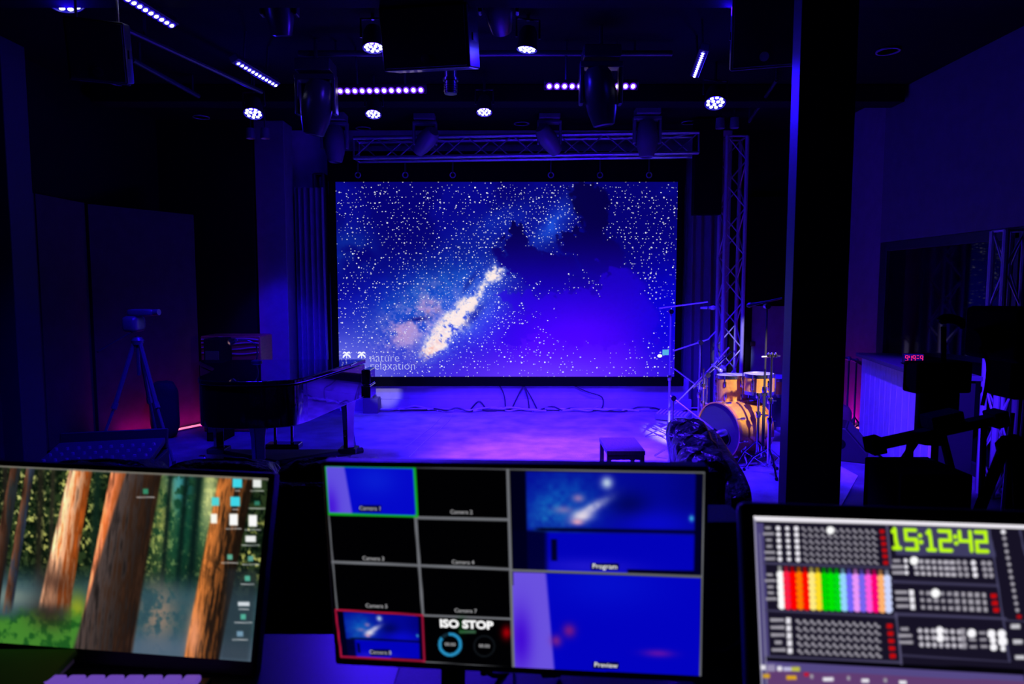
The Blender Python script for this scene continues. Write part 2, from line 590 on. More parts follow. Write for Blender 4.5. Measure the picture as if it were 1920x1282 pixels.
    D = np.where((Y < 346 + (n3 * 4)), 0.25, D)
    return np.concatenate([C, np.clip(D, 0, 1)[..., None]], -1)

def star_nodes(nt, a):
    N, L = nt.nodes, nt.links
    tc = N.new('ShaderNodeTexCoord')
    cur = a.outputs['Color']
    for scale, rad, amt, thr in ((15.0, 0.115, 1.0, 0.62), (25.0, 0.135, 0.8, 0.80)):
        vo = N.new('ShaderNodeTexVoronoi')
        vo.voronoi_dimensions = '2D'
        vo.inputs['Scale'].default_value = scale
        mp = N.new('ShaderNodeMapping')
        mp.inputs['Scale'].default_value = (0.85, 1.0, 1.0)
        mp.inputs['Location'].default_value = (scale * .37, 0, 3.1)
        sx_ = N.new('ShaderNodeSeparateXYZ')
        cx_ = N.new('ShaderNodeCombineXYZ')
        L.new(tc.outputs['Object'], sx_.inputs[0])
        L.new(sx_.outputs[0], cx_.inputs[0])
        L.new(sx_.outputs[2], cx_.inputs[1])
        L.new(cx_.outputs[0], mp.inputs[0])
        L.new(mp.outputs[0], vo.inputs['Vector'])
        sep = N.new('ShaderNodeSeparateColor')
        L.new(vo.outputs['Color'], sep.inputs[0])
        rr = N.new('ShaderNodeMath'); rr.operation = 'MULTIPLY_ADD'
        rr.inputs[1].default_value = rad
        rr.inputs[2].default_value = rad * .45
        L.new(sep.outputs[0], rr.inputs[0])
        lt = N.new('ShaderNodeMath'); lt.operation = 'LESS_THAN'
        L.new(vo.outputs['Distance'], lt.inputs[0]); L.new(rr.outputs[0], lt.inputs[1])
        dn = N.new('ShaderNodeMath'); dn.operation = 'MULTIPLY'
        dn.inputs[1].default_value = thr
        L.new(a.outputs['Alpha'], dn.inputs[0])
        ok = N.new('ShaderNodeMath'); ok.operation = 'LESS_THAN'
        L.new(sep.outputs[1], ok.inputs[0]); L.new(dn.outputs[0], ok.inputs[1])
        mu = N.new('ShaderNodeMath'); mu.operation = 'MULTIPLY'
        L.new(lt.outputs[0], mu.inputs[0]); L.new(ok.outputs[0], mu.inputs[1])
        br = N.new('ShaderNodeMath'); br.operation = 'MULTIPLY_ADD'
        br.inputs[1].default_value = .75 * amt
        br.inputs[2].default_value = .25 * amt
        L.new(sep.outputs[2], br.inputs[0])
        m2 = N.new('ShaderNodeMath'); m2.operation = 'MULTIPLY'
        L.new(mu.outputs[0], m2.inputs[0]); L.new(br.outputs[0], m2.inputs[1])
        mx = N.new('ShaderNodeMix'); mx.data_type = 'RGBA'
        mx.inputs['B'].default_value = (0.86, 0.88, 1.0, 1)
        L.new(m2.outputs[0], mx.inputs['Factor']); L.new(cur, mx.inputs['A'])
        cur = mx.outputs['Result']
    return cur

scr = thing('projection_screen', 'large stage screen showing a starry night sky with a milky way', 'screen', (scx, SY, 0))
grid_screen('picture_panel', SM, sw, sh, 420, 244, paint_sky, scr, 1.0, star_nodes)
bk = 0.05
span(sTL.x - .09, sBR.x + .09, SY + .0, SY + .05, sBR.z - .04, sTL.z + .40).build('backing', black_matt, scr)
span(sTL.x - .01, sBR.x + .12, SY - .05, SY, sBR.z - .125, sBR.z - .004).build('bottom_bar', black_matt, scr, bevel=0.01)
span(sTL.x - .10, sBR.x + .10, SY - .012, SY + .0, sTL.z + .004, sTL.z + .40).build('top_mask', black_matt, scr)
span(sBR.x + .004, sBR.x + .06, SY - .012, SY, sBR.z, sTL.z).build('side_border', black_matt, scr)
wt = emit('screen lettering', (0.62, 0.66, 0.95), 0.9)
for s_, px, py in (('nature', 693, 671), ('relaxation', 693, 686)):
    p = on_panel(SM, px, py, .002)
    text_mesh('lettering', s_, 0.165, Matrix.Translation(p) @ SM.to_3x3().to_4x4(), wt, scr, sx=.94, align='LEFT', weight=-.0028)
wt2 = emit('screen marks', (0.9, 0.92, 1), 1.0)
for px in (650, 678):
    p = on_panel(SM, px, 666, .002)
    mk = MB()
    for k in (-1, 1):
        up_ = [p + V((k * x, 0, z)) for x, z in ((.0, .012), (.012, .034), (.032, .040), (.052, .026))]
        mk.tube(up_, [.010, .013, .013, .005], 6)
        dn_ = [p + V((k * x, 0, z)) for x, z in ((.0, .008), (.022, .004), (.042, -.014), (.050, -.036))]
        mk.tube(dn_, [.010, .013, .012, .005], 6)
    mk.tube([p + V((0, 0, .01)), p + V((0, 0, -.04))], .006, 6)
    mk.build('emblem', wt2, scr)
p = on_panel(SM, 1248, 660.5, .002)
box(p, (.085, .002, .075)).build('icon', emit('screen icon', (0.1, 0.5, 0.8), 0.9), scr)
p = on_panel(SM, 1237, 667, .002)
MB().lathe([(0, 0), (.034, 0)], frame(p, (0, -1, 0)) @ Matrix.Diagonal((1, .7, 1, 1)), 16).build('icon', wt2, scr)

# hooks holding the screen
for i, px in enumerate((671, 760, 849, 1033, 1125, 1217)):
    a = PY(px, 303, SY - .05)
    b = PY(px, 331, SY - .05)
    t = thing('screen_hanger', 'metal hook strap hanging the screen from the truss, number %s from the left' % ('one two three four five six'.split()[i]), 'hanger', b, group='hangers along the top of the screen')
    MB().tube([a + V((0, 0, .08)), b + V((0, 0, .05))], .012, 6).build('strap', fixture, t)
    MB().tube([b + V((.035 * math.cos(q), 0, .02 + .035 * math.sin(q))) for q in np.linspace(0, 2 * PI, 13)], .008, 6).build('ring', steel, t)

# ------------------------------------------------------------------ trusses
satin = mat('satin aluminium', (0.34, 0.34, 0.36), 0.5, metal=0.35)

def truss(name, label, a, b, size=0.25, step=0.29, nrm=(0, 0, 1), m=None):
    m = m or (steel if name == 'lighting_truss' else satin)
    a, b = V(a), V(b)
    t = thing(name, label, 'truss', a)
    ax = (b - a).normalized()
    n = V(nrm)
    s = ax.cross(n).normalized()
    n = s.cross(ax)
    L = (b - a).length
    cs = [s * (i * size / 2) + n * (j * size / 2) for i, j in ((-1, -1), (1, -1), (1, 1), (-1, 1))]
    for c in cs:
        MB().tube([a + c, b + c], .024, 10).build('chord', m, t)
    k = max(1, int(round(L / step)))
    for q in range(4):
        c0, c1 = cs[q], cs[(q + 1) % 4]
        for i in range(k):
            p0 = a + ax * (L * i / k)
            p1 = a + ax * (L * (i + 1) / k)
            e, f_ = (c0, c1) if (i + q) % 2 else (c1, c0)
            MB().tube([p0 + e, p1 + f_], .009, 6).build('brace', m, t)
    for p0 in (a, b):
        for q in range(4):
            MB().tube([p0 + cs[q], p0 + cs[(q + 1) % 4]], .014, 6).build('end_rung', m, t)
    return t

tl, tr_ = PY(668, 281, 9.02), PY(1306, 271, 8.78)
truss('lighting_truss', 'long horizontal box truss above the stage screen', tl, tr_)
vt = PY(1378, 258, 8.75)
truss('truss_tower', 'upright truss tower right of the screen behind the drums', (vt.x, 8.78, 0.035), (vt.x, 8.78, vt.z), nrm=(0, 1, 0))
vl = PY(618, 400, 9.28)
truss('truss_tower', 'upright truss tower in shadow between curtain and screen', (-2.585, 9.335, .02), (-2.585, 9.335, 3.2), size=.12, step=.5, nrm=(0, 1, 0), m=mat('shaded truss tone', (0.03, 0.03, 0.033), 0.5))  # darkened colour stands for the shade beside the screen
truss('truss_tower', 'truss tower standing in for a truss reflected in the dark window', (3.93, 5.45, .0), (3.93, 5.45, 2.14), size=.15, step=.3, nrm=(0, 1, 0))  # solid truss added in place of the reflection in the glass
# black drape hanging left of the tower top
p0, p1 = PY(1362, 252, 8.75), PY(1393, 252, 8.75)
hb = thing('black_drape', 'black drape hanging left of the right truss tower top', 'drape', (vt.x - .42, 8.75, 3.2))
span(vt.x - .52, vt.x - .17, 8.66, 8.80, 2.6, 3.78).build('corner_drape', black_matt, hb, bevel=0.01)

# ------------------------------------------------------------------ curtain left of screen
def curtain(name, label, x0, x1, y, z0, z1, m, folds=5, amp=.05):
    out = []
    n = folds * 8
    for i in range(n + 1):
        u = i / n
        out.append((x0 + (x1 - x0) * u, y + amp * math.sin(u * folds * 2 * PI) + .02 * math.sin(u * 17)))
    M_ = MB()
    rows = 14
    vs, fs = [], []
    for r in range(rows + 1):
        z = z0 + (z1 - z0) * r / rows
        k = 1 - .25 * (r / rows)
        for side in (0, .012):
            for (x, yy) in out:
                vs.append((x0 + (x - x0) * (1.0 + .10 * (1 - r / rows) ** 2), y + (yy - y) * k + side, z))
    nn = n + 1
    for r in range(rows):
        for side in (0, 1):
            for i in range(n):
                a = (r * 2 + side) * nn + i
                b = ((r + 1) * 2 + side) * nn + i
                fs.append((a, a + 1, b + 1, b) if side == 0 else (a, b, b + 1, a + 1))
    M_.add(vs, fs)
    return tag(M_.build(name, m), label, 'curtain')

cur_m = mat('navy velvet', (0.16, 0.16, 0.20), 0.8, spec=0.1, noise=0.1)
curtain('curtain', 'dark pleated curtain hanging between the column and the screen', PY(556, 500, 9.15).x, PY(610, 500, 9.15).x, 9.14, 0.02, 3.0, cur_m, 5, .045)
curtain('curtain', 'plain dark curtain hanging between the screen and the truss tower', PY(1282, 500, 9.3).x, PY(1352, 500, 9.3).x, 9.30, 0.02, 3.4, mat('blue velvet', (0.10, 0.10, 0.12), 0.85, spec=0.1), 4, .035)
# grey door panel to the right of the tower
dr = bpy.data.objects.new('door_1', None)
dr.location = (PY(1437, 600, 9.38).x, 9.36, 0)
col.objects.link(dr)
struct(dr)
xa, xb = PY(1407, 600, 9.36).x, PY(1476, 600, 9.36).x
span(xa, xb, 9.33, 9.38, 0.02, PY(1407, 573, 9.36).z).build('door_leaf', mat('teal grey board', (0.10, 0.16, 0.22), 0.6, noise=0.15), dr, bevel=0.005)
span(xa - .08, xa, 9.30, 9.40, 0.0, 2.2).build('door_frame', black_matt, dr)
span(xa - .08, xb, 9.28, 9.40, PY(1407, 571, 9.36).z, 2.9).build('door_frame', black_matt, dr)
box(PY(1411, 644, 9.31), (.07, .03, .06)).build('handle', black, dr, bevel=.005)

# ------------------------------------------------------------------ stage lights
led_white = emit('led white', (0.86, 0.9, 1.0), 3.0)
led_violet = emit('led violet white', (0.95, 0.75, 1.0), 5.0)
cup_violet = emit('led cup violet', (0.16, 0.01, 1.0), 0.9)
cup_blue = emit('led cup blue', (0.02, 0.0, 1.0), 0.6)

def par(px, py, z, tilt, roll, label, diam=.17, power=60 * PW, aim=(0, 7, 0), color=BLUE, size=1.35):
    """LED par: twelve lamps in a round can held by a yoke under the ceiling pipe"""
    p = PZ(px, py, z)
    d = V((math.sin(roll), -math.sin(tilt), -math.cos(tilt)))
    M = frame(p, d)
    t = thing('par_light', label, 'stage light', p, group='round led par lights under the ceiling')
    r = diam / 2
    MB().lathe([(0.0, -.16), (r * .7, -.16), (r * .95, -.12), (r * 1.12, 0.0), (r * 1.12, .012), (r * 1.04, .012), (r * 1.04, -.004), (0, -.004)], M, 28).build('can', fixture, t)
    MB().lathe([(r * 1.03, .0), (0, .0)], M, 24).build('glow_plate', emit('par halo glow', (0.0, 0.0, 1.0), .22), t)  # glowing disc imitates the halo around the leds
    pos = []
    for i in range(3):
        q = 2 * PI * i / 3 + .5
        pos.append((r * .30 * math.cos(q), r * .30 * math.sin(q)))
    for i in range(9):
        q = 2 * PI * i / 9 + .2
        pos.append((r * .76 * math.cos(q), r * .76 * math.sin(q)))
    for (x, y) in pos:
        MB().lathe([(r * .19, .0), (r * .19, .006), (r * .1, .011), (0, .012)], M @ Matrix.Translation((x, y, 0)), 12).build('led', led_white, t)
    yk = MB()
    s = M.to_3x3() @ V((1, 0, 0))
    top = V((p.x, p.y, p.z)) - d * .08
    pts = [top + s * (r * 1.25), top + s * (r * 1.25) + V((0, 0, .14)), top - s * (r * 1.25) + V((0, 0, .14)), top - s * (r * 1.25)]
    yk.tube(pts, .010, 6)
    yk.build('yoke', fixture, t)
    e = V((top.x, top.y, ZC - .002))
    if e.z > top.z + .14:
        MB().tube([top + V((0, 0, .13)), e], .014, 8).build('hanger', fixture, t)
    lamp('POINT', 'par_spill', p + d * .05, p + d, color, 10, t, shadow_soft_size=.05)
    lamp('SPOT', 'par_beam', p + d * .03, aim, color, power, t, spot_size=size, spot_blend=.6, shadow_soft_size=.06)
    return t

par(475, 212, 3.42, .42, 0.05, 'bright round led par light left of the moving heads', power=420 * PW, aim=(-3.0, 9.0, .55), size=.55)
par(700, 88, 3.55, .20, 0.05, 'round led par light beside the hanging middle loudspeaker', diam=.15, power=900 * PW, aim=(1.05, 3.9, .8), size=.45, color=VIOLET)
par(700, 213, 3.42, .36, 0, 'round led par light just below the violet light bar', diam=.145, power=300 * PW, aim=(.2, 8.5, 0), color=VIOLET, size=.95)
par(908, 209, 3.42, .32, 0, 'round led par light above the middle of the truss', diam=.14, power=300 * PW, aim=(.4, 8.2, 0), color=VIOLET)
par(988, 91, 3.55, .03, -.10, 'narrow looking led par light tilted away, right of the middle loudspeaker', diam=.145, power=420 * PW, aim=(1.34, 3.25, 1.9), size=.56)
par(1341, 192, 3.42, .45, -.1, 'bright round led par light above the right truss tower', diam=.175, power=320 * PW, aim=(2.0, 7.6, 0))
par(126, 6, 3.6, .08, .25, 'led par light cut by the top left picture edge', diam=.19, power=260 * PW, aim=(-1.3, 3.2, .8), size=.34)
par(1372, 2, 3.6, .12, -.2, 'led par light mostly hidden above the right loudspeaker', diam=.12, power=60 * PW, aim=(2.6, 6.2, 0), size=.8)

def light_bar(p0, p1, n, label, leds, cup, face=None, power=60, color=VIOLET, aim=None, r=.017, spread=1.5):
    p0, p1 = V(p0), V(p1)
    ax = (p1 - p0).normalized()
    L = (p1 - p0).length
    face = V(face) if face else V((0, -.5, -.85))
    face = (face - ax * face.dot(ax)).normalized()
    c = (p0 + p1) / 2
    up = ax.cross(face).normalized()
    R = Matrix((ax, up, face)).transposed()
    t = thing('light_bar', label, 'light bar', c, group='led light bars under the ceiling')
    MB().box(c - face * .035, (L + .09, .075, .055), R).build('housing', fixture, t, bevel=.006)
    for i in range(n):
        q = p0 + ax * (L * (i / (n - 1)))
        M = frame(q, face, ax)
        MB().lathe([(r, .0), (r, .003), (r * .7, .008), (0, .010)], M, 12).build('led', leds, t)
        MB().lathe([(r * 1.02, -.004), (r * 1.7, .002), (r * 1.8, .002), (r * 1.8, -.004), (r * 1.02, -.004)], M, 14).build('lens_ring', cup, t)
    for k in (.2, .8):
        q = p0 + ax * (L * k)
        MB().tube([q - face * .05, V((q.x, q.y, ZC - .005))], .010, 6).build('bracket', fixture, t)
    lamp('AREA', 'bar_beam', c + face * .03 - V((0, 0, .03)), aim or (c + V((0, .4, -1))), color, power, t, shape='RECTANGLE', size=L, size_y=.04, spread=spread)
    return t

ZB = 3.42
light_bar(PZ(638, 171, ZB), PZ(789, 169, ZB), 12, 'violet glowing light bar left of centre above the par lights', led_violet, cup_violet, (0, -.8, -.6), 2.5, VIOLET, aim=(.40, 1.2, .97), spread=.30)
light_bar(PZ(1030, 162, ZB), PZ(1187, 162, ZB), 12, 'violet glowing light bar partly hidden by the right moving head', led_violet, cup_violet, (0, -.8, -.6), 110, VIOLET)
light_bar(PZ(447, 119, 3.5), PZ(517, 160, 3.5), 12, 'slanting light bar above the left par light', led_white, cup_blue, (.3, -.6, -.75), 60, BLUE, r=.014)
light_bar(PZ(205, -22, 3.5), PZ(322, 48, 3.5), 12, 'slanting light bar cut by the top picture edge at the left', led_white, cup_blue, (.3, -.5, -.8), 60, BLUE, r=.015)
light_bar(PZ(1318, 100, 3.5), PZ(1302, 143, 3.5), 12, 'short steep looking light bar at the right above the bright par light', led_white, cup_blue, (-.3, -.6, -.75), 70, BLUE, r=.012)

def moving_head(px, py, d, hgt, tiltx, tiltz, label, tint=None):
    """moving head hanging from above: base box, yoke with two arms, tapered head; px,py = centre of head"""
    c = PY(px, py, d)
    t = thing('moving_head', label, 'stage light', c, group='moving head lights hanging over the stage')
    m = tint or fixture
    k = hgt / .42
    ax = V((math.sin(tiltz), math.sin(tiltx), -math.cos(tiltx))).normalized()
    M = frame(c, ax)
    MB().lathe([(0, -.24 * k), (.08 * k, -.24 * k), (.115 * k, -.19 * k), (.135 * k, -.04 * k), (.118 * k, .10 * k), (.088 * k, .21 * k), (.066 * k, .22 * k), (.058 * k, .2 * k), (0, .195 * k)], M, 24).build('head', m, t)
    MB().lathe([(.056 * k, .201 * k), (.03 * k, .212 * k), (0, .215 * k)], M, 18).build('lens', mat('lens glass', (0.02, 0.02, 0.05), 0.05, spec=0.8), t)
    ytop = c + V((0, 0, .22 * k))
    for s in (-1, 1):
        MB().box(c + V((s * .158 * k, 0, .11 * k)), (.035 * k, .10 * k, .32 * k)).build('yoke_arm', m, t, bevel=.012)
    MB().box(c + V((0, 0, .26 * k)), (.35 * k, .12 * k, .05 * k)).build('yoke_bridge', m, t, bevel=.012)
    MB().box(c + V((0, 0, .345 * k)), (.30 * k, .24 * k, .10 * k)).build('base', m, t, bevel=.012)
    e = V((c.x, c.y, ZC - .004))
    if e.z > c.z + .40 * k:
        MB().tube([c + V((0, 0, .39 * k)), e], .016, 8).build('hanger', fixture, t)
    return t

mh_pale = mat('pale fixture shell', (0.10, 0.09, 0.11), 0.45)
moving_head(594, 205, 6.0, .42, .12, -.2, 'big moving head hanging left of the violet light bar')
moving_head(1126, 185, 5.7, .42, .1, .16, 'big moving head in front of the right violet light bar')
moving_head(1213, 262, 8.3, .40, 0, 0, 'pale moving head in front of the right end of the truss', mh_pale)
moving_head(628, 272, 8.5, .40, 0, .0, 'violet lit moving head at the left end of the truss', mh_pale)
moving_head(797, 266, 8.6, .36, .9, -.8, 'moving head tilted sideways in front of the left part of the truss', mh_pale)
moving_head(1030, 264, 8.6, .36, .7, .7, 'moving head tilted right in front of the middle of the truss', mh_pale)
moving_head(524, 20, 5.3, .34, .3, .0, 'dark moving head at the top edge left of the middle loudspeaker')
moving_head(935, 15, 4.85, .34, .9, .1, 'dark moving head at the top edge right of the middle loudspeaker')
# beams of the moving heads on the stage
mh = [o for o in col.objects if o.name.startswith('moving_head')]
lamp('SPOT', 'head_beam', mh[0].location + V((0, 0, -.35)), (.15, 6.6, 0), VIOLET, 3200, mh[0], spot_size=.72, spot_blend=.7, shadow_soft_size=.05)
lamp('SPOT', 'head_beam', mh[1].location + V((0, 0, -.35)), (.5, 6.3, 0), VIOLET, 3000, mh[1], spot_size=.95, spot_blend=.7, shadow_soft_size=.05)

# small twin spots
for px, py, lab in ((470, 260, 'left one of the two tiny violet spots near the left column'), (497, 260, 'right one of the two tiny violet spots near the left column'),
                    (1350, 241, 'left one of the two dim blue spots on the right truss tower'), (1377, 240, 'right one of the two dim blue spots on the right truss tower')):
    p = PY(px, py, 8.3)
    t = thing('pin_spot', lab, 'stage light', p, group='tiny pin spots')
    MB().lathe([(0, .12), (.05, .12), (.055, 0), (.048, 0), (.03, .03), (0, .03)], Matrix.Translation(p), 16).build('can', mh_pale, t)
    MB().lathe([(.028, .028), (0, .024)], Matrix.Translation(p), 10).build('bulb', emit('pin bulb', (0.6, 0.2, 1.0), 2.5) if px < 600 else cup_blue, t)
    MB().tube([p + V((0, 0, .12)), V((p.x, p.y, ZC - .004))], .010, 6).build('hanger', fixture, t)

# ceiling pipes
for a, b, lab in ((PZ(240, 56, 3.62), PZ(490, 172, 3.62), 'long dark lighting pipe above the left loudspeaker'),
                  (PZ(248, 112, 3.62), PZ(372, 180, 3.62), 'short dark lighting pipe behind the left loudspeaker'),
                  (PZ(560, 100, 3.7), PZ(1260, 100, 3.7), 'cross pipe carrying the middle stage lights'),
                  (PZ(430, 190, 3.66), PZ(1420, 190, 3.66), 'cross pipe carrying the back row of par lights')):
    t = thing('lighting_pipe', lab, 'pipe', (V(a) + V(b)) / 2, group='lighting pipes under the ceiling')
    MB().tube([a, b], .024, 10).build('pipe', fixture, t)
    for k in (.1, .9):
        q = V(a).lerp(V(b), k)
        MB().tube([q, V((q.x, q.y, ZC - .003))], .012, 6).build('hanger', fixture, t)
a, b = PY(1456, 150, 6.8), PY(1405, 228, 8.2)
t = thing('slanting_cable_arm', 'thin slanting arm below the right hanging loudspeaker', 'arm', b)
MB().tube([a, b], .018, 8).build('arm', fixture, t)
MB().tube([a, V((a.x, a.y, ZC - .003))], .012, 6).build('hanger', fixture, t)
MB().tube([b, V((b.x, b.y, ZC - .003))], .010, 6).build('hanger', fixture, t)

# hanging loudspeakers
def hung_speaker(c, size, yaw, tilt, label, knob=True):
    c = V(c)
    R = Matrix.Rotation(yaw, 3, 'Z') @ Matrix.Rotation(tilt, 3, 'X')
    t = thing('hanging_loudspeaker', label, 'loudspeaker', c)
    cab = MB().box(c, size, R).build('cabinet', fixture, t, bevel=.012)
    f = R @ V((0, -1, 0))
    MB().box(c + f * (size[1] / 2 + .006), (size[0] * .93, .012, size[2] * .93), R).build('grille', grille, t, bevel=.004)
    p = c + f * (size[1] / 2 + .014) + R @ V((0, 0, -size[2] * .33))
    MB().lathe([(.03, 0), (.03, .004), (0, .006)], frame(p, f), 14).build('badge', steel, t)
    for s in (-.35, .35):
        q = c + R @ V((s * size[0], 0, size[2] / 2))
        MB().tube([q, V((q.x, q.y, ZC - .003))], .008, 6).build('chain', steel, t)
    for s in (-1, 1):
        q = c + R @ V((s * (size[0] / 2 + .004), 0, 0))
        MB().box(q, (.008, .12, .05), R).build('handle_plate', black, t)
    return t

hung_speaker(PY(188, 97, 4.4), (.32, .26, .36), .36, .28, 'black loudspeaker hanging from the ceiling at the left')
hung_speaker(PY(808, 74, 4.9), (.61, .34, .40), -.16, .26, 'wide black loudspeaker hanging from the middle of the ceiling')
hung_speaker(PY(1432, 62, 4.7), (.42, .30, .44), -.28, .30, 'black loudspeaker hanging beside the tall dark pillar')
p = PY(845, 152, 5.6)
t = thing('hanging_spot_can', 'small ribbed lamp can hanging below the middle loudspeaker', 'stage light', p)
MB().lathe([(.05, .10), (.05, .02), (.062, .02), (.062, 0), (.05, 0), (.05, -.10), (.04, -.10), (0, -.09)], Matrix.Translation(p), 20).build('can', fixture, t)
for k in range(4):
    MB().lathe([(.054, .0), (.054, .008)], Matrix.Translation(p + V((0, 0, -.03 - .018 * k))), 20).build('fin', fixture, t)
MB().tube([p + V((0, 0, .1)), V((p.x, p.y, ZC - .003))], .012, 8).build('hanger', fixture, t)

# ------------------------------------------------------------------ grand piano
def spline(pts, n=10, closed=False):
    out = []
    m = len(pts)
    rngi = range(m if closed else m - 1)
    for i in rngi:
        g = lambda k: np.array(pts[k % m] if closed else pts[min(max(k, 0), m - 1)], float)
        p0, p1, p2, p3 = g(i - 1), g(i), g(i + 1), g(i + 2)
        for k in range(n):
            u = k / n
            out.append(tuple(.5 * ((2 * p1) + (-p0 + p2) * u + (2 * p0 - 5 * p1 + 4 * p2 - p3) * u * u + (-p0 + 3 * p1 - 3 * p2 + p3) * u ** 3)))
    if not closed:
        out.append(tuple(np.array(pts[-1], float)))
    return out

pn = thing('grand_piano', 'closed black polished grand piano on a wheeled dolly left of the stage', 'piano', (-2.1, 5.9, 0))
curve = spline([(-1.60, 5.30), (-1.66, 5.13), (-1.82, 5.05), (-2.08, 5.02), (-2.32, 5.09), (-2.44, 5.28), (-2.47, 5.50), (-2.55, 5.80), (-2.75, 6.10), (-2.92, 6.35), (-2.96, 6.50)], 8)
outline = [(-1.42, 6.55)] + curve
Mi = Matrix()
MB().prism(outline[::-1], .64, .955, Mi).build('rim', piano_black, pn, bevel=.008)
cx0, cy0 = -2.1, 5.85
lid_o = [((x - cx0) * 1.012 + cx0, (y - cy0) * 1.012 + cy0) for x, y in outline]
lid = MB().prism(lid_o[::-1], .962, 1.0, Mi).build('lid', piano_black, pn, bevel=.012, seg=3)
MB().tube([(-1.43, 6.0, 1.003), (-1.43, 6.25, 1.003)], .006, 6).build('hinge', chrome, lid)
span(-2.99, -1.37, 6.55, 6.82, .62, .74).build('keybed', piano_black, pn, bevel=.01)
for x in (-2.99, -1.45):
    span(x, x + .08, 6.55, 6.80, .74, .90).build('cheek', piano_black, pn, bevel=.02)
span(-2.90, -1.45, 6.55, 6.60, .74, .955).build('fallboard', piano_black, pn, bevel=.01)
keys = span(-2.90, -1.46, 6.62, 6.79, .74, .765).build('keyboard', mat('ivory keys', (0.8, 0.78, 0.72), 0.3), pn)
LEGS = ((-1.56, 6.42), (-2.80, 6.42), (-2.02, 5.35))
for x, y in LEGS:
    MB().lathe([(.055, .16), (.05, .2), (.06, .5), (.075, .60), (.08, .645)], Matrix.Translation((x, y, 0)), 4).build('leg', piano_black, pn, bevel=.006)
    MB().box((x, y, .145), (.17, .17, .05)).build('leg_cup', black, pn, bevel=.01)
dc = V((-2.1, 6.0, .12))
for x, y in LEGS:
    e = V((x, y, .12))
    e2 = e + (e - dc).normalized() * .14
    arm = MB().tube([dc, e2], .03, 8).build('dolly_arm', fixture, pn)
    for s in (V((-.11, -.12, 0)),):
        q = e + s
        MB().lathe([(.028, -.012), (.05, -.012), (.05, .012), (.028, .012)], frame((q.x, q.y, .064), (e - dc).normalized().cross(V((0, 0, 1)))), 18).build('caster_wheel', white_plastic, arm)
        MB().box((q.x, q.y, .105), (.05, .05, .03)).build('caster_fork', chrome, arm, bevel=.004)
# pedal lyre
for x in (-2.26, -2.10):
    MB().tube([(x, 6.45, .64), (x, 6.42, .2)], .016, 8).build('lyre_post', piano_black, pn)
span(-2.34, -2.02, 6.36, 6.50, .16, .21).build('pedal_box', piano_black, pn, bevel=.01)
for x in (-2.27, -2.18, -2.09):
    span(x - .015, x + .015, 6.48, 6.62, .17, .182).build('pedal', mat('brass', (0.8, 0.55, 0.2), 0.25, metal=1), pn, bevel=.003)
# lamp standing on the lid
lb = PZ(482, 663, 1.0)
lb.y = min(lb.y, 6.4)
lb = PY(481, 676, 6.3)
lb.z = 1.001
gl = thing('gooseneck_lamp', 'small chrome gooseneck lamp standing on the piano lid', 'lamp', lb)
MB().lathe([(.05, 0), (.05, .012), (.02, .022), (0, .022)], Matrix.Translation(lb), 18).build('base', black, gl)
neck = spline([(0, 0, .02), (.01, 0, .10), (-.01, 0, .165), (-.07, 0, .20), (-.15, 0, .205), (-.19, 0, .20)], 6)
MB().tube([lb + V(q) for q in neck], .007, 8).build('neck', chrome, gl)
MB().lathe([(.012, -.05), (.022, -.03), (.03, .03), (.034, .05), (.028, .05), (0, .03)], frame(lb + V((-.205, -.01, .197)), (-.7, .6, -.2)), 14).build('lamp_head', chrome, gl)
lamp('SPOT', 'cabinet_fill', lb + V((-.235, -.02, .185)), (-3.2, 7.9, 1.0), (1.0, .55, .25), 70, gl, spot_size=.7, spot_blend=.8, shadow_soft_size=.02)  # warm spot added to bring out the cabinet's orange
# wooden cabinet behind the piano
wc = thing('wooden_cabinet', 'brown wooden cabinet with pale curved stripes seen above the piano lid', 'cabinet', (-3.45, 8.0, 0))
span(-3.62, -2.92, 7.9, 8.3, 0, 1.13).build('body', wood_orange, wc, bevel=.02)
for k, z in enumerate((.93, .985, 1.04, 1.09)):
    pts = [(-3.60 + .66 * u, 7.885, z + .012 * math.sin(u * 7 + k)) for u in np.linspace(0, 1, 14)]
    MB().tube(pts, .008, 6).build('stripe', mat('pale wood trim', (0.45, 0.3, 0.18), 0.4), wc)
span(-3.40, -3.36, 7.88, 7.90, .2, 1.12).build('divider', mat('pale wood trim', (0.45, 0.3, 0.18), 0.4), wc)
bx_ = thing('black_case', 'black box standing left of the wooden cabinet behind the piano', 'case', (-3.26, 7.5, 0))
span(-3.36, -3.17, 7.4, 7.7, 0, 1.13).build('body', black_matt, bx_, bevel=.01)
span(-3.34, -3.19, 7.39, 7.4, .1, 1.0).build('front_panel', black, bx_, bevel=.004)
p = PZ(330, 806, 0)
tag(MB().cushion((p.x + .08, p.y - .40, .32), (.30, .28, .64), Matrix.Rotation(.5, 3, 'Z'), e=.55, wr=.05, seed=5).build('black_bag', mat('black cloth', (0.006, 0.006, 0.008), 0.85)), 'black soft bag standing at the wall panel left of the piano', 'bag')
# small dark box by the stage wall
p = PZ(697, 771, 0)
sb_ = thing('stage_box', 'small dark box at the foot of the stage wall beside the piano', 'box', (p.x, 9.1, .012))
q = PY(711, 745, 9.1)
span(PY(683, 745, 9.1).x, q.x, 9.0, 9.2, .012, q.z).build('body', mat('stage box paint', (0.16, 0.14, 0.18), 0.6), sb_, bevel=.008)
span(PY(683, 745, 9.1).x, q.x - .07, 9.02, 9.2, q.z, q.z + .05).build('lid', mat('stage box paint', (0.16, 0.14, 0.18), 0.6), sb_, bevel=.004)

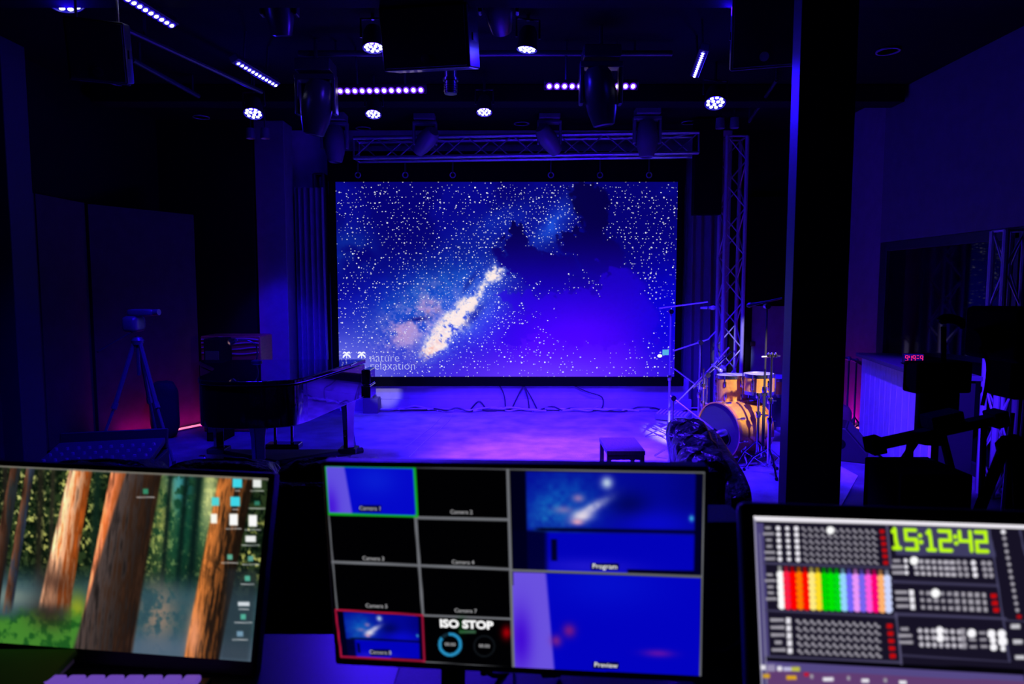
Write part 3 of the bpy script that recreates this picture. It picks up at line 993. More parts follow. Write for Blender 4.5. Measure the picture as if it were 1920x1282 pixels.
# ------------------------------------------------------------------ stage cables
def jag(a, b, n, amp, z, up=0.0, seed=0):
    r = random.Random(seed)
    pts = []
    for i in range(n + 1):
        u = i / n
        e = math.sin(PI * u)
        pts.append((a[0] + (b[0] - a[0]) * u + r.uniform(-amp, amp) * .5, a[1] + (b[1] - a[1]) * u + r.uniform(-amp, amp) * e, z + up * e * r.random()))
    return spline(pts, 5)

for i in range(9):
    x0 = -1.9 + .42 * i
    pts = jag((x0, 9.16 - .02 * (i % 4)), (x0 + 1.1 + .2 * (i % 3), 9.1 + .03 * (i % 3)), 9, .10, .028, .05, i)
    tag(MB().tube(pts, .011 if i % 3 else .015, 6).build('floor_cable', cable_m if i % 3 == 1 else cable_l), '%s cable tangled along the foot of the stage wall, %s from the piano' % ('dark' if i % 3 == 1 else 'pale', 'first second third fourth fifth sixth seventh eighth ninth'.split()[i]), 'cable', 'cables along the stage wall')  # mostly pale, the colour standing for white glints
for i, (pp, lab) in enumerate((
        ([(930, 716), (940, 728), (946, 745), (948, 768)], 'cable dropping from the screen bar just left of centre'),
        ([(982, 722), (972, 740), (958, 769)], 'left one of three cables fanning out below the screen bar'),
        ([(982, 722), (990, 748), (992, 769)], 'middle one of three cables fanning out below the screen bar'),
        ([(982, 722), (996, 745), (1008, 769)], 'right one of three cables fanning out below the screen bar'),
        ([(1075, 722), (1100, 734), (1128, 744), (1130, 762), (1122, 768)], 'thin cable sagging at the right below the screen bar'),
        ([(880, 770), (898, 752), (912, 768)], 'cable peaked like a small tent at the stage wall'))):
    q = [tuple(PY(x, y, 9.20)) for x, y in pp]
    tag(MB().tube(spline(q, 6), .010, 6).build('hanging_cable', cable_m), lab, 'cable')
for i, (pp, lab) in enumerate(((((848, 776), (838, 793), (800, 825), (766, 858)), 'left one of two thin cables running across the stage carpet'),
                          (((830, 778), (812, 798), (790, 815), (762, 838)), 'short thin cable lying on the carpet beside the long one'),
                          )):
    q = [tuple(PZ(x, y, .016)) for x, y in pp]
    tag(MB().tube(spline(q, 6), .005, 6).build('floor_cable', cable_l), lab, 'cable')
a, b = PZ(686, 769, .05), PZ(803, 769, .05)
tag(MB().tube([(a.x + .12, 9.19, .035), (b.x, 9.19, .035)], .015, 8).build('cable_pipe', white_plastic), 'straight pale pipe lying along the wall foot beside the piano', 'pipe')
a, b = PZ(1020, 770, .05), PZ(1065, 770, .05)
tag(MB().tube([(a.x, 9.19, .035), (b.x, 9.19, .035)], .013, 8).build('cable_pipe', white_plastic), 'short pale pipe lying at the wall foot below the screen centre', 'pipe')

# ------------------------------------------------------------------ stool
c = PZ(1165, 832, .42)
st = thing('side_table', 'small dark wooden side table standing alone on the carpet', 'table', (c.x, c.y, .012))
span(c.x - .15, c.x + .15, c.y - .24, c.y + .24, .385, .42).build('tabletop', wood_dark, st, bevel=.004)
for sx in (-1, 1):
    for sy in (-1, 1):
        span(c.x + sx * .13 - .017, c.x + sx * .13 + .017, c.y + sy * .21 - .017, c.y + sy * .21 + .017, .012, .385).build('leg', wood_dark, st, bevel=.002)
span(c.x - .12, c.x + .12, c.y - .225, c.y - .205, .345, .385).build('apron', wood_dark, st)

# ------------------------------------------------------------------ drums
def drum(name, label, c, axis, r, depth, m, head_front, lugs=8, hoop=chrome, head_back=white_head):
    """c = centre of the near/top head, axis points from that head into the shell"""
    c, axis = V(c), V(axis).normalized()
    t = thing(name, label, 'drum', c)
    M = frame(c, axis)
    MB().lathe([(r, .02), (r, depth - .02)], M, 40).build('shell', m, t)
    MB().lathe([(0, .0), (r * .97, .0), (r, .01), (r, .022)], M, 40).build('head', head_front, t)
    MB().lathe([(0, depth), (r * .97, depth), (r, depth - .01), (r, depth - .022)], M, 40).build('head', head_back, t)
    for z0 in (-.012, depth - .02):
        MB().lathe([(r * .985, z0), (r * 1.035, z0), (r * 1.035, z0 + .032), (r * .985, z0 + .032), (r * .985, z0)], M, 40).build('hoop', hoop, t)
    for i in range(lugs):
        q = 2 * PI * i / lugs + .2
        for z in (.07, depth - .07):
            p = M @ V((r * 1.02 * math.cos(q), r * 1.02 * math.sin(q), z))
            rad = (M.to_3x3() @ V((math.cos(q), math.sin(q), 0)))
            b = MB().lathe([(.0, -.03), (.012, -.028), (.014, 0), (.012, .028), (0, .03)], frame(p, axis, rad), 8)
            zz = -.01 if z < depth / 2 else depth + .01
            b.tube([p, M @ V((r * 1.045 * math.cos(q), r * 1.045 * math.sin(q), zz))], .005, 6)
            b.build('lug', chrome, t)
    return t

bd_c = PY(1347, 800, 6.55)
bd_c.z = .30
bax = V((.875, .48, 0)).normalized()
bd = drum('bass_drum', 'amber bass drum with a dark front head and a microphone before it', bd_c, bax, .275, .44, gold, drum_head, 8, mat('dark amber hoop', (0.35, 0.12, 0.06), 0.25, metal=.3, coat=.6), white_head)
Mb = frame(bd_c, bax)
side = V((-bax.y, bax.x, 0))
port = bd_c - bax * .004 + side * -.09 + V((0, 0, -.06))
MB().tube([port + side * (.062 * math.cos(q)) + V((0, 0, .062 * math.sin(q))) for q in np.linspace(0, 2 * PI, 25)], .007, 6).build('port_ring', black, bd)
MB().lathe([(0, 0), (.06, 0)], frame(port - bax * .001, -bax), 24).build('port_hole', black_matt, bd)
p = bd_c - bax * .003 + side * -.035 + V((0, 0, -.185))
MB().lathe([(0, 0), (.032, 0)], frame(p, -bax) @ Matrix.Diagonal((1, .75, 1, 1)), 18).build('badge', white_plastic, bd)
for s in (-1, 1):
    a = bd_c + bax * .10 + side * (s * .22) + V((0, 0, -.14))
    b = a + side * (s * .16) - bax * .10
    b.z = .026
    sp = MB().tube([a, b], .012, 8)
    sp.build('spur', chrome, bd)
    MB().box(a, (.05, .05, .07)).build('spur_bracket', chrome, bd, bevel=.006)
t1 = PY(1372, 704, 6.85)
drum('rack_tom', 'tall amber tom standing behind the bass drum', t1, (.03, -.02, -1), .15, .27, gold, white_head, 6)
t2 = PY(1423, 702, 6.58)
drum('rack_tom', 'shallow amber tom lit white, right of the tall tom', t2, (.02, .0, -1), .142, .175, gold, white_head, 6)
t3 = PY(1462, 708, 6.95)
drum('rack_tom', 'amber tom half hidden behind the dark pillar', t3, (0, .05, -1), .135, .17, gold, white_head, 6)
fl = PY(1460, 760, 7.3)
drum('floor_tom', 'dark floor tom behind the chrome stands beside the pillar', (fl.x, 7.3, .62), (0, 0, -1), .19, .42, mat('dark drum lacquer', (0.05, 0.03, 0.06), 0.3, coat=.5), white_head, 8)

def tripod_base(t, foot, top_z, spread, m, name='leg', n=3, rot=.3, r=.009, hub=.18):
    for i in range(n):
        q = rot + 2 * PI * i / n
        e = V((foot.x + spread * math.cos(q), foot.y + spread * math.sin(q), foot.z + .012))
        MB().tube([V((foot.x, foot.y, foot.z + hub)), e], r, 6).build(name, m, t)

def mic(t, p, dirv, m=stand_grey, k=1.0):
    M = frame(p, dirv)
    MB().lathe([(0, -.09 * k), (.012 * k, -.09 * k), (.016 * k, .02 * k), (.024 * k, .03 * k), (.026 * k, .055 * k), (.016 * k, .075 * k), (0, .08 * k)], M, 14).build('microphone', m, t)
    MB().tube([V(p) + V((.02, 0, 0)), V(p) - V((.02, 0, 0))], .016 * k, 8).build('mic_clip', black, t)

FZ = .012
def mic_stand(label, px, ytop, d, boom, m=stand_grey, mic_at=None, mic_dir=(1, 0, 0), rot=.3, spread=.18, k=1.0, pole_r=.010, hub=.16):
    top = PY(px, ytop, d)
    foot = V((top.x, d, FZ))
    t = thing('microphone_stand', label, 'microphone stand', foot)
    MB().tube([foot + V((0, 0, hub * .6)), foot + V((0, 0, top.z * .5))], pole_r * 1.35, 10).build('lower_tube', m, t)
    MB().tube([foot + V((0, 0, top.z * .48)), top], pole_r, 10).build('upper_tube', m, t)
    MB().lathe([(.02, -.03), (.024, 0), (.02, .03)], Matrix.Translation((foot.x, foot.y, top.z * .49)), 10).build('clutch', chrome, t)
    MB().lathe([(.026, -.045), (.018, .05)], Matrix.Translation((foot.x, foot.y, hub)), 12).build('hub', chrome, t)
    tripod_base(t, foot, 0, spread, m, rot=rot, hub=hub)
    if boom:
        pts = [PY(x, y, d + dd) for x, y, dd in boom]
        MB().tube(pts, pole_r * .85, 8).build('boom', m, t)
        MB().lathe([(.0, -.03), (.026, -.03), (.026, .03), (0, .03)], frame(top, (0, 1, 0)), 12).build('swivel', chrome, t)
    if mic_at:
        mic(t, PY(mic_at[0], mic_at[1], d), mic_dir, k=k, m=black if m is black else stand_grey)
    return t

mic_stand('tall microphone stand with level boom in front of the screen edge', 1258, 584, 7.45, [(1236, 578, 0), (1327, 566, 0)], mic_at=(1329, 577), mic_dir=(1, 0, .02), rot=2.7, spread=.26)
mic_stand('microphone stand with rising boom between the screen and the drums', 1313, 642, 7.25, [(1262, 658, 0), (1328, 636, 0), (1342, 621, 0)], m=steel, rot=1.0)
mic_stand('microphone stand with a steep boom reaching over the tall tom', 1321, 702, 7.1, [(1266, 757, 0), (1321, 702, 0), (1367, 651, 0)], m=steel, mic_at=(1352, 683), mic_dir=(.5, 0, -.7), rot=.2)
mic_stand('second steep boom stand close beside the tall tom', 1326, 703, 6.95, [(1300, 728, 0), (1326, 703, 0), (1371, 659, 0)], m=chrome, rot=1.6, k=.8, mic_at=(1345, 690), mic_dir=(.6, 0, -.4))
mic_stand('folded boom stand leaning low behind the tall microphone stand', 1313, 727, 7.35, [(1263, 690, 0), (1313, 727, 0)], m=steel, rot=.8)
mic_stand('tall thin microphone stand beside the dark pillar', 1438, 574, 6.3, [(1410, 571, 0), (1466, 559, 0)], m=black, mic_at=(1414, 570), mic_dir=(-1, 0, -.2), rot=.9, k=.9)
# low stand for the bass drum microphone
ms = mic_stand('low boom stand pointing its microphone at the bass drum', 1262, 746, 6.5, [(1257, 742, 0), (1310, 783, -.12), (1338, 804, -.2)], m=steel, rot=2.2, spread=.22)
p = PY(1352, 812, 6.30)
MB().lathe([(0, -.07), (.022, -.07), (.034, -.03), (.036, .03), (.03, .05), (0, .055)], frame(p, (.9, .3, .15)), 18).build('microphone', steel, ms)
MB().tube([PY(1338, 804, 6.30), p], .010, 8).build('mic_clip', black, ms)

# cymbal stands (no cymbals)
def cymbal_stand(label, px, ytop, d, rot, spread=.21, arms=True, bare=False):
    top = PY(px, ytop, d)
    foot = V((top.x, d, FZ))
    t = thing('drum_stand', label, 'drum stand', foot)
    MB().tube([foot + V((0, 0, .10)), foot + V((0, 0, .52))], .0165, 10).build('lower_tube', chrome, t)
    MB().tube([foot + V((0, 0, .5)), top], .0115, 10).build('upper_tube', chrome, t)
    for z in (.5, .68):
        MB().lathe([(.024, -.025), (.027, 0), (.024, .025)], Matrix.Translation((foot.x, foot.y, z)), 12).build('clamp', chrome, t)
        MB().tube([V((foot.x, foot.y, z)), V((foot.x + .05, foot.y - .01, z))], .006, 6).build('wing_screw', chrome, t)
    for i in range(3):
        q = rot + 2 * PI * i / 3
        e = foot + V((spread * math.cos(q), spread * math.sin(q), .015))
        kn = foot + V((spread * .62 * math.cos(q), spread * .62 * math.sin(q), .14))
        leg = MB().tube([foot + V((0, 0, .24)), kn, e], .009, 6).build('leg', chrome, t)
        MB().tube([foot + V((0, 0, .06)), kn], .006, 6).build('brace', chrome, leg)
        MB().lathe([(.012, -.012), (.016, .0), (.012, .014)], Matrix.Translation(e), 8).build('rubber_foot', rubber, leg)
    if arms:
        MB().tube([top + V((-.09, 0, -.005)), top, top + V((.08, .02, .0))], .010, 8).build('arm', chrome, t)
        for s in (-.03, .0, .035):
            MB().lathe([(.0, -.02), (.018, -.016), (.02, .012), (.008, .03), (0, .03)], Matrix.Translation(top + V((s, 0, .008))), 10).build('wing_nut', chrome, t)
    return t

cymbal_stand('chrome cymbal stand without cymbal in front of the dark pillar', 1447, 668, 6.05, .5)
cymbal_stand('chrome drum stand between bass drum and pillar', 1422, 748, 6.35, 1.2, arms=False)
cymbal_stand('chrome hardware stand standing left behind the bass drum', 1319, 690, 6.95, .9, .2, arms=False)
# drum throne pedal and loose rod on the floor
a, b = PZ(1357, 875, .03), PZ(1418, 868, .03)
tag(MB().tube([a, b], .011, 8).build('floor_rod', steel), 'silver rod lying on the floor in front of the bass drum', 'rod')
a = PZ(1362, 861, .02)
pd = thing('drum_pedal', 'small metal pedal on the floor before the bass drum', 'pedal', a)
span(a.x - .05, a.x + .06, a.y - .08, a.y + .10, .012, .022).build('base_plate', chrome, pd, bevel=.003)
MB().box(a + V((0, 0, .035)), (.06, .16, .008), Matrix.Rotation(.15, 3, 'X')).build('foot_board', steel, pd, bevel=.002)
for i, (pp, lab) in enumerate(((((1335, 862), (1370, 852), (1400, 866), (1440, 850)), 'thin cable curling on the floor below the drums'),
                               (((1345, 870), (1372, 884), (1410, 876), (1455, 884)), 'dark cable on the floor in front of the drum stands'))):
    q = [tuple(PZ(x, y, .012)) for x, y in pp]
    tag(MB().tube(spline(q, 7), .006, 6).build('floor_cable', cable_l), lab, 'cable')
# pedal board by the screen's right foot
c = PZ(1262, 783, .05)
pb = thing('pedal_board', 'low sloping pedal board with a ribbed top behind the microphone stand', 'pedal board', (c.x, c.y, .012))
Rp = Matrix.Rotation(-.6, 3, 'Z') @ Matrix.Rotation(.18, 3, 'X')
MB().box((c.x, c.y, .075), (.42, .20, .07), Rp).build('body', mat('grey board', (0.3, 0.3, 0.34), 0.5), pb, bevel=.008)
for i in range(9):
    q = V((c.x, c.y, .075)) + Rp @ V((-.18 + .045 * i, 0, .04))
    MB().box(q, (.025, .16, .012), Rp).build('switch', white_plastic, pb, bevel=.003)

# ------------------------------------------------------------------ leather sofas
def sofa(label, M, L, seed, arm=.58, backh=.86):
    t = thing('leather_sofa', label, 'sofa', M.translation)
    R = M.to_3x3()
    T = lambda x, y, z: M @ V((x, y, z))
    MB().cushion(T(0, .02, .22), (L - .1, .80, .36), R, e=.2, wr=.01, seed=seed).build('base', leather, t)
    n = 3
    for i in range(n):
        w_ = (L - .36) / n
        x = -(L - .36) / 2 + w_ * (i + .5)
        MB().cushion(T(x, .10, .42), (w_ * 1.0, .62, .16), R, e=.3, wr=.03, seed=seed + i).build('seat_cushion', leather, t)
        MB().cushion(T(x, -.27, backh - .25), (w_ * 1.04, .26, .50), R @ Matrix.Rotation(-.15, 3, 'X'), e=.42, wr=.07, nu=56, nv=36, seed=seed + 5 + i).build('back_cushion', leather, t)
    for s in (-1, 1):
        MB().cushion(T(s * (L / 2 - .10), 0, .05 + arm / 2), (.24, .86, arm), R, e=.35, wr=.04, nu=44, nv=28, seed=seed + 9 + s).build('armrest', leather, t)
    MB().cushion(T(0, -.38, backh / 2), (L - .06, .14, backh - .14), R, e=.3, wr=.02, seed=seed + 20).build('back', leather, t)
    for sx in (-1, 1):
        for sy in (-1, 1):
            p = T(sx * (L / 2 - .12), sy * .32, 0)
            MB().lathe([(.025, 0.0), (.03, .08)], Matrix.Translation((p.x, p.y, p.z)), 10).build('foot', black, t)
    return t

# sofa local: length along x, front towards +y, back at -y
M1 = Matrix.Translation((-1.42, 3.52, 0)) @ Matrix.Rotation(.03, 4, 'Z')
sofa('long black leather sofa with its back to the control desk, left of centre', M1, 2.0, 3, .5, .855)
M2 = Matrix.Translation((.78, 3.80, .012)) @ Matrix.Rotation(PI / 2 - .16, 4, 'Z')
sofa('wrinkled black leather sofa end-on in front of the drums', M2, 1.5, 31, .38, .86)

# ------------------------------------------------------------------ left side: camera tripod, mixer case, LED strip
def tripod(name, label, cat, foot, top, spread, rot, m=black, legr=.016, n=3):
    t = thing(name, label, cat, foot)
    apex = V((foot.x, foot.y, top))
    for i in range(n):
        q = rot + 2 * PI * i / n
        e = V((foot.x + spread * math.cos(q), foot.y + spread * math.sin(q), foot.z + .005))
        mid = apex.lerp(e, .52)
        leg = MB().tube([apex + V((.03 * math.cos(q), .03 * math.sin(q), 0)), mid], legr * 1.2, 8).build('leg', m, t)
        MB().tube([mid, e], legr * .8, 8).build('lower_leg', m, leg)
        MB().lathe([(legr * 1.5, -.03), (legr * 1.6, .03)], frame(mid, (e - apex)), 8).build('leg_lock', m, leg)
        MB().lathe([(.02, 0), (.016, .03)], Matrix.Translation((e.x, e.y, foot.z)), 8).build('rubber_foot', rubber, leg)
    MB().tube([V((foot.x, foot.y, top - .32)), V((foot.x, foot.y, top + .06))], .018, 8).build('centre_column', m, t)
    MB().lathe([(.05, -.02), (.06, .02), (.04, .05)], Matrix.Translation(apex), 14).build('collar', m, t)
    return t

tripod_m = mat('tripod grey', (0.10, 0.10, 0.11), 0.35, metal=.3)
f0 = PZ(268, 862, 0)
tp = tripod('camera_tripod', 'tripod with a small video camera in front of the left wall panel', 'tripod', V((f0.x, f0.y, 0)), 1.16, .42, -.4, tripod_m, .018)
hd = V((f0.x, f0.y, 0))
MB().cushion(hd + V((-.03, 0, 1.34)), (.15, .22, .16), None, e=.5).build('tripod_head', tripod_m, tp)
MB().cushion(hd + V((.06, -.02, 1.45)), (.26, .10, .07), None, e=.5).build('camera_body', tripod_m, tp)
MB().tube([hd + V((.14, -.02, 1.45)), hd + V((.24, -.04, 1.455))], .03, 12).build('camera_lens', tripod_m, tp)
MB().tube([hd + V((0, -.05, 1.28)), hd + V((-.18, -.35, 1.1))], .010, 6).build('pan_handle', black, tp)

cs = PZ(190, 822, .55)
mc = thing('mixer_case', 'dark open flight case with a mixing desk at the left wall', 'flight case', (cs.x, cs.y, 0), .25)
Mc = mc.matrix_basis
L_ = lambda b, n, m, **k: b.build(n, m, mc, local=True, **k)
L_(span(-.40, .40, -.30, .30, 0, .38), 'body', black, bevel=.012)
L_(MB().box((0, 0, .42), (.76, .56, .05), Matrix.Rotation(.12, 3, 'X')), 'control_surface', mat('mixer top', (0.035, 0.035, 0.04), 0.4), bevel=.006)
L_(MB().box((0, .32, .46), (.78, .05, .17), Matrix.Rotation(-.2, 3, 'X')), 'raised_lid', black, bevel=.01)
for i in range(10):
    for j in range(3):
        L_(MB().lathe([(.014, 0), (.011, .022), (0, .024)], Matrix.Translation((-.34 + .075 * i, -.14 + .12 * j, .438 + .015 * (j - 1))), 8), 'knob', stand_grey)
L_(MB().lathe([(.01, 0), (.008, .006), (0, .008)], frame((.25, -.305, .30), (0, -1, 0)), 10), 'indicator_lamp', emit('red indicator', (1.0, 0.04, 0.1), 1.5))
L_(span(-.40, .40, -.306, -.30, .32, .36), 'front_rail', steel)

# magenta strip at the foot of the angled wall panel
sa, sb2 = PZ(250, 822, 0.02), PZ(392, 793, 0.02)
ls = thing('led_strip', 'glowing red led strip along the foot of the left wall panel', 'led strip', (V(sa) + V(sb2)) / 2)
MB().tube([sa, sb2], .014, 8).build('strip', emit('strip pink', (1.0, 0.18, 0.32), 1.6), ls)
MB().tube([V(sa) + V((.02, -.02, -.012)), V(sb2) + V((.02, -.02, -.012))], .008, 6).build('channel', steel, ls)
mid = (V(sa) + V(sb2)) / 2
la = lamp('AREA', 'strip_light', mid + V((.05, -.03, .03)), mid + V((-.25, .15, .6)), MAGENTA, 4.5, ls, shape='RECTANGLE', size=1.2, size_y=.03, spread=3.0)
dxy = V((sb2.x - sa.x, sb2.y - sa.y, 0)).normalized()
Ms = frame(mid + V((.04, -.03, .03)), -(V((-.4, .3, .8)).normalized()), dxy)
la.matrix_basis = ls.matrix_basis.inverted() @ Ms

rs = thing('led_strip', 'unseen led strip added along the foot of the right wall behind the wedge monitor', 'led strip', (XR - .03, 8.1, .02))  # hidden strip added to tint the wall purple
MB().tube([(XR - .03, 7.80, .02), (XR - .03, 8.6, .02)], .012, 8).build('strip', emit('strip pink', (1.0, 0.18, 0.32), 1.6), rs)
MB().tube([(XR - .05, 7.80, .01), (XR - .05, 8.6, .01)], .008, 6).build('channel', steel, rs)
lamp('AREA', 'strip_light', (XR - .12, 8.2, .08), (XR, 8.2, .6), MAGENTA, 5, rs, shape='RECTANGLE', size=.04, size_y=.7, spread=3.0)

# ------------------------------------------------------------------ right side: counter, wedge, cameras
ct = thing('reception_counter', 'counter with a plank front lit bright violet at the right window', 'counter', (3.8, 6.3, 0))
c0, c1 = V((3.80, 7.35, 0)), V((3.42, 5.5, 0))
dcv = (c1 - c0)
an = math.atan2(dcv.y, dcv.x)
Rc = Matrix.Rotation(an, 3, 'Z')
nrm = Rc @ V((0, -1, 0))                       # towards the stage (-x)
if nrm.x > 0:
    nrm = -nrm
mid = (c0 + c1) / 2
plank_m = mat('pale plank front', (0.55, 0.5, 0.55), 0.55, noise=0.2, nscale=5, stretch=(18, 18, 1))
MB().box(mid - nrm * .16 + V((0, 0, .48)), (dcv.length, .30, .92), Rc).build('body', black, ct)
np_ = 12
for i in range(np_):
    q = c0.lerp(c1, (i + .5) / np_)
    MB().box(q + nrm * .0 + V((0, 0, .49)), (dcv.length / np_ - .006, .025, .90), Rc).build('plank', plank_m, ct, bevel=.003)
MB().box(mid - nrm * .14 + V((0, 0, .965)), (dcv.length + .06, .42, .04), Rc).build('countertop', mat('counter top', (0.08, 0.07, 0.09), 0.35), ct, bevel=.006)
# red display put on the counter in place of a reflected one
cp = PY(1712, 667, 6.25)
ck = thing('reflected_clock', 'small red led display on the counter in place of a reflected one', 'clock', (cp.x, 6.25, .985))
MB().box((cp.x, 6.25, 1.04), (.17, .05, .085), Matrix.Rotation(-.2, 3, 'Z')).build('case', black, ck, bevel=.006)
red = emit('red digits', (1.0, 0.02, 0.03), 1.1)
Rk = Matrix.Rotation(-.2, 3, 'Z')
for i in range(5):
    o_ = V((cp.x, 6.25, 1.045)) + Rk @ V((-.062 + .031 * i, -.028, 0))
    g = MB()
    for dx, dz, sx, sz in ((0, .024, .018, .005), (0, 0, .018, .005), (0, -.024, .018, .005), (-.01, .012, .005, .02), (.01, -.012, .005, .02), (.01, .012, .005, .02)):
        if (i + int(dx * 1000) + int(dz * 1000)) % 4 != 1:
            g.box(o_ + Rk @ V((dx, 0, dz)), (sx, .003, sz), Rk)
    g.build('digit', red, ck)
# wedge monitor
wp = V((3.33, 6.75, 0))
wd = thing('wedge_monitor', 'black wedge stage monitor on the floor before the counter', 'loudspeaker', (wp.x, wp.y, 0), -.5)
prof = [(-.22, 0), (.22, 0), (.22, .10), (.02, .33), (-.16, .33), (-.22, .08)]
Mw = Matrix.Rotation(PI / 2, 4, 'X') @ Matrix.Identity(4)
MB().prism(prof, -.24, .24, Mw).build('cabinet', black, wd, bevel=.012, local=True)
MB().box((.125, 0, .22), (.28, .44, .012), Matrix.Rotation(math.atan2(.23, .20), 3, 'Y')).build('grille', black, wd, local=True, bevel=.003)
MB().lathe([(.05, 0), (.04, -.02), (0, -.02)], frame((-.02, -.241, .17), (0, -1, 0)), 16).build('handle_cup', black_matt, wd, local=True)
# congas / far stands left of the counter
for px, py, lab in ((1592, 672, 'thin microphone stand far behind, just right of the pillar'), (1606, 676, 'thin microphone stand far behind, second from the pillar')):
    top = PY(px, py, 7.9)
    foot = V((top.x, 7.9, 0))
    t = thing('microphone_stand', lab, 'microphone stand', foot)
    MB().tube([foot + V((0, 0, .05)), top], .011, 8).build('pole', fixture, t)
    tripod_base(t, foot, 0, .12, fixture, rot=px)
    MB().tube([top + V((-.06, 0, .01)), top + V((.07, 0, -.02))], .014, 8).build('boom', stand_grey, t)
    MB().lathe([(.0, -.03), (.022, -.02), (.024, .02), (0, .03)], Matrix.Translation(top), 10).build('clip', stand_grey, t)
top = PY(1624, 685, 7.6)
foot = V((top.x, 7.6, 0))
t = thing('cymbal_on_stand', 'dark tilted cymbal on a thin stand right of the pillar', 'cymbal', foot)
MB().tube([foot + V((0, 0, .05)), top], .010, 8).build('pole', fixture, t)
tripod_base(t, foot, 0, .2, fixture)
MB().lathe([(0, .03), (.03, .028), (.05, .012), (.13, .0), (.128, -.003), (.05, .008), (0, .02)], frame(top, (.35, -.25, 1)), 28).build('cymbal', mat('dark bronze', (0.12, 0.06, 0.04), 0.4, metal=.8), t)
p = PZ(1608, 800, 0)
MB_ = MB().cushion((3.66, 7.62, .19), (.28, .28, .38), None, e=.5, wr=.03)
tag(MB_.build('dark_bag', mat('red brown cloth', (0.08, 0.03, 0.03), 0.8)), 'dark soft bag lying behind the wedge monitor', 'bag')

# video camera on tripod, silhouette before the counter
ft = V((PY(1760, 700, 3.6).x, 3.6, 0))
vt_ = tripod('video_tripod', 'black tripod carrying a video camera with flat monitor, before the counter', 'tripod', ft, .98, .55, .5, black_matt, .015)
b_ = PY(1757, 706, 3.6)
MB().box(b_, (.31, .12, .165), Matrix.Rotation(.1, 3, 'Z')).build('camera_monitor', black_matt, vt_, bevel=.012)
hd_ = MB()
hp = [PY(x, y, 3.55) for x, y in ((1702, 680), (1697, 684), (1696, 722), (1703, 732))]
hd_.tube(hp, .006, 6).build('monitor_handle', black_matt, vt_)
MB().box(V((ft.x, 3.6, 1.08)), (.15, .16, .16)).build('fluid_head', black_matt, vt_, bevel=.02)
MB().tube([PY(1769, 682, 3.6), PY(1769, 612, 3.6)], .013, 8).build('mount_post', black_matt, vt_)
MB().tube(spline([tuple(PY(x, y, 3.6)) for x, y in ((1763, 606), (1770, 598), (1785, 598), (1800, 604), (1807, 613))], 5), [.012] * 2 + [.026] * 16 + [.018] * 3, 10).build('shotgun_microphone', black_matt, vt_)
MB().tube([PY(1745, 735, 3.6), PY(1742, 830, 3.6)], [.07, .075], 12).build('pedestal', black_matt, vt_)
# slider arm and second camera
sl_a, sl_b = PY(1640, 834, 2.98), PY(1868, 784, 2.98)
sd = thing('slider_rail', 'long black camera slider rail crossing before the tripod', 'slider', ((sl_a + sl_b) / 2))
ax = (sl_b - sl_a).normalized()
Rs = Matrix((ax, V((0, 1, 0)), ax.cross(V((0, 1, 0))))).transposed()
MB().box((sl_a + sl_b) / 2, ((sl_b - sl_a).length, .06, .04), Rs).build('rail', black_matt, sd, bevel=.004)
for q in (sl_a, sl_b):
    MB().box(q, (.06, .09, .07), Rs).build('end_stop', black_matt, sd, bevel=.006)
MB().box((sl_a.lerp(sl_b, .55)) + V((0, 0, .05)), (.14, .10, .06), Rs).build('carriage', black_matt, sd, bevel=.006)
for i, (x, y) in enumerate(((1700, 900), (1860, 900))):
    q = sl_a.lerp(sl_b, .3 + .6 * i)
    MB().tube([q, V((q.x + .1 * (1 if i else -1), 2.98 + .10, 0.005))], .012, 8).build('support_leg', black_matt, sd)
    MB().tube([q, V((q.x - .05, 2.98 - .10, 0.005))], .012, 8).build('support_leg', black_matt, sd)
f2 = V((PY(1905, 760, 2.55).x, 2.55, 0))
v2 = tripod('video_tripod', 'big black video camera on a tripod at the right picture edge', 'tripod', f2, 1.08, .34, .25, black_matt, .017)
MB().box(PY(1900, 625, 2.55), (.18, .30, .20)).build('camera_body', black_matt, v2, bevel=.02)
MB().tube([PY(1885, 632, 2.55), PY(1825, 640, 2.55)], [.06, .045], 16).build('lens_hood', black_matt, v2)
MB().box(PY(1912, 700, 2.55), (.16, .16, .18)).build('fluid_head', black_matt, v2, bevel=.02)
MB().tube(spline([tuple(PY(x, y, 2.5)) for x, y in ((1838, 650), (1852, 680), (1850, 720), (1842, 760))], 6), .007, 6).build('camera_cable', black_matt, v2)
# black box behind the right monitor
bq = PY(1760, 890, 2.7)
eq = thing('equipment_case', 'black equipment case standing behind the lighting control monitor', 'case', (bq.x, 2.7, 0))
span(PY(1692, 890, 2.7).x, PY(1826, 890, 2.7).x, 2.7, 3.0, 0.0, bq.z).build('body', black_matt, eq, bevel=.01)
span(PY(1692, 890, 2.7).x + .02, PY(1826, 890, 2.7).x - .02, 2.69, 2.7, .1, bq.z - .06).build('front_panel', black_matt, eq, bevel=.004)
for i, (px, py) in enumerate(((1880, 905), (1905, 900))):
    dd_ = 3.75 + .62 * i
    q = PY(px, py, dd_)
    t = thing('light_stand', 'thin dark stand pole at the right edge, %s one' % ('left', 'right')[i], 'stand', (q.x, dd_, 0))
    MB().tube([(q.x, dd_, .05), (q.x + .03, dd_, 1.0)], .013, 8).build('pole', fixture, t)
    tripod_base(t, V((q.x, dd_, 0)), 0, .25, fixture, rot=.7 + i)

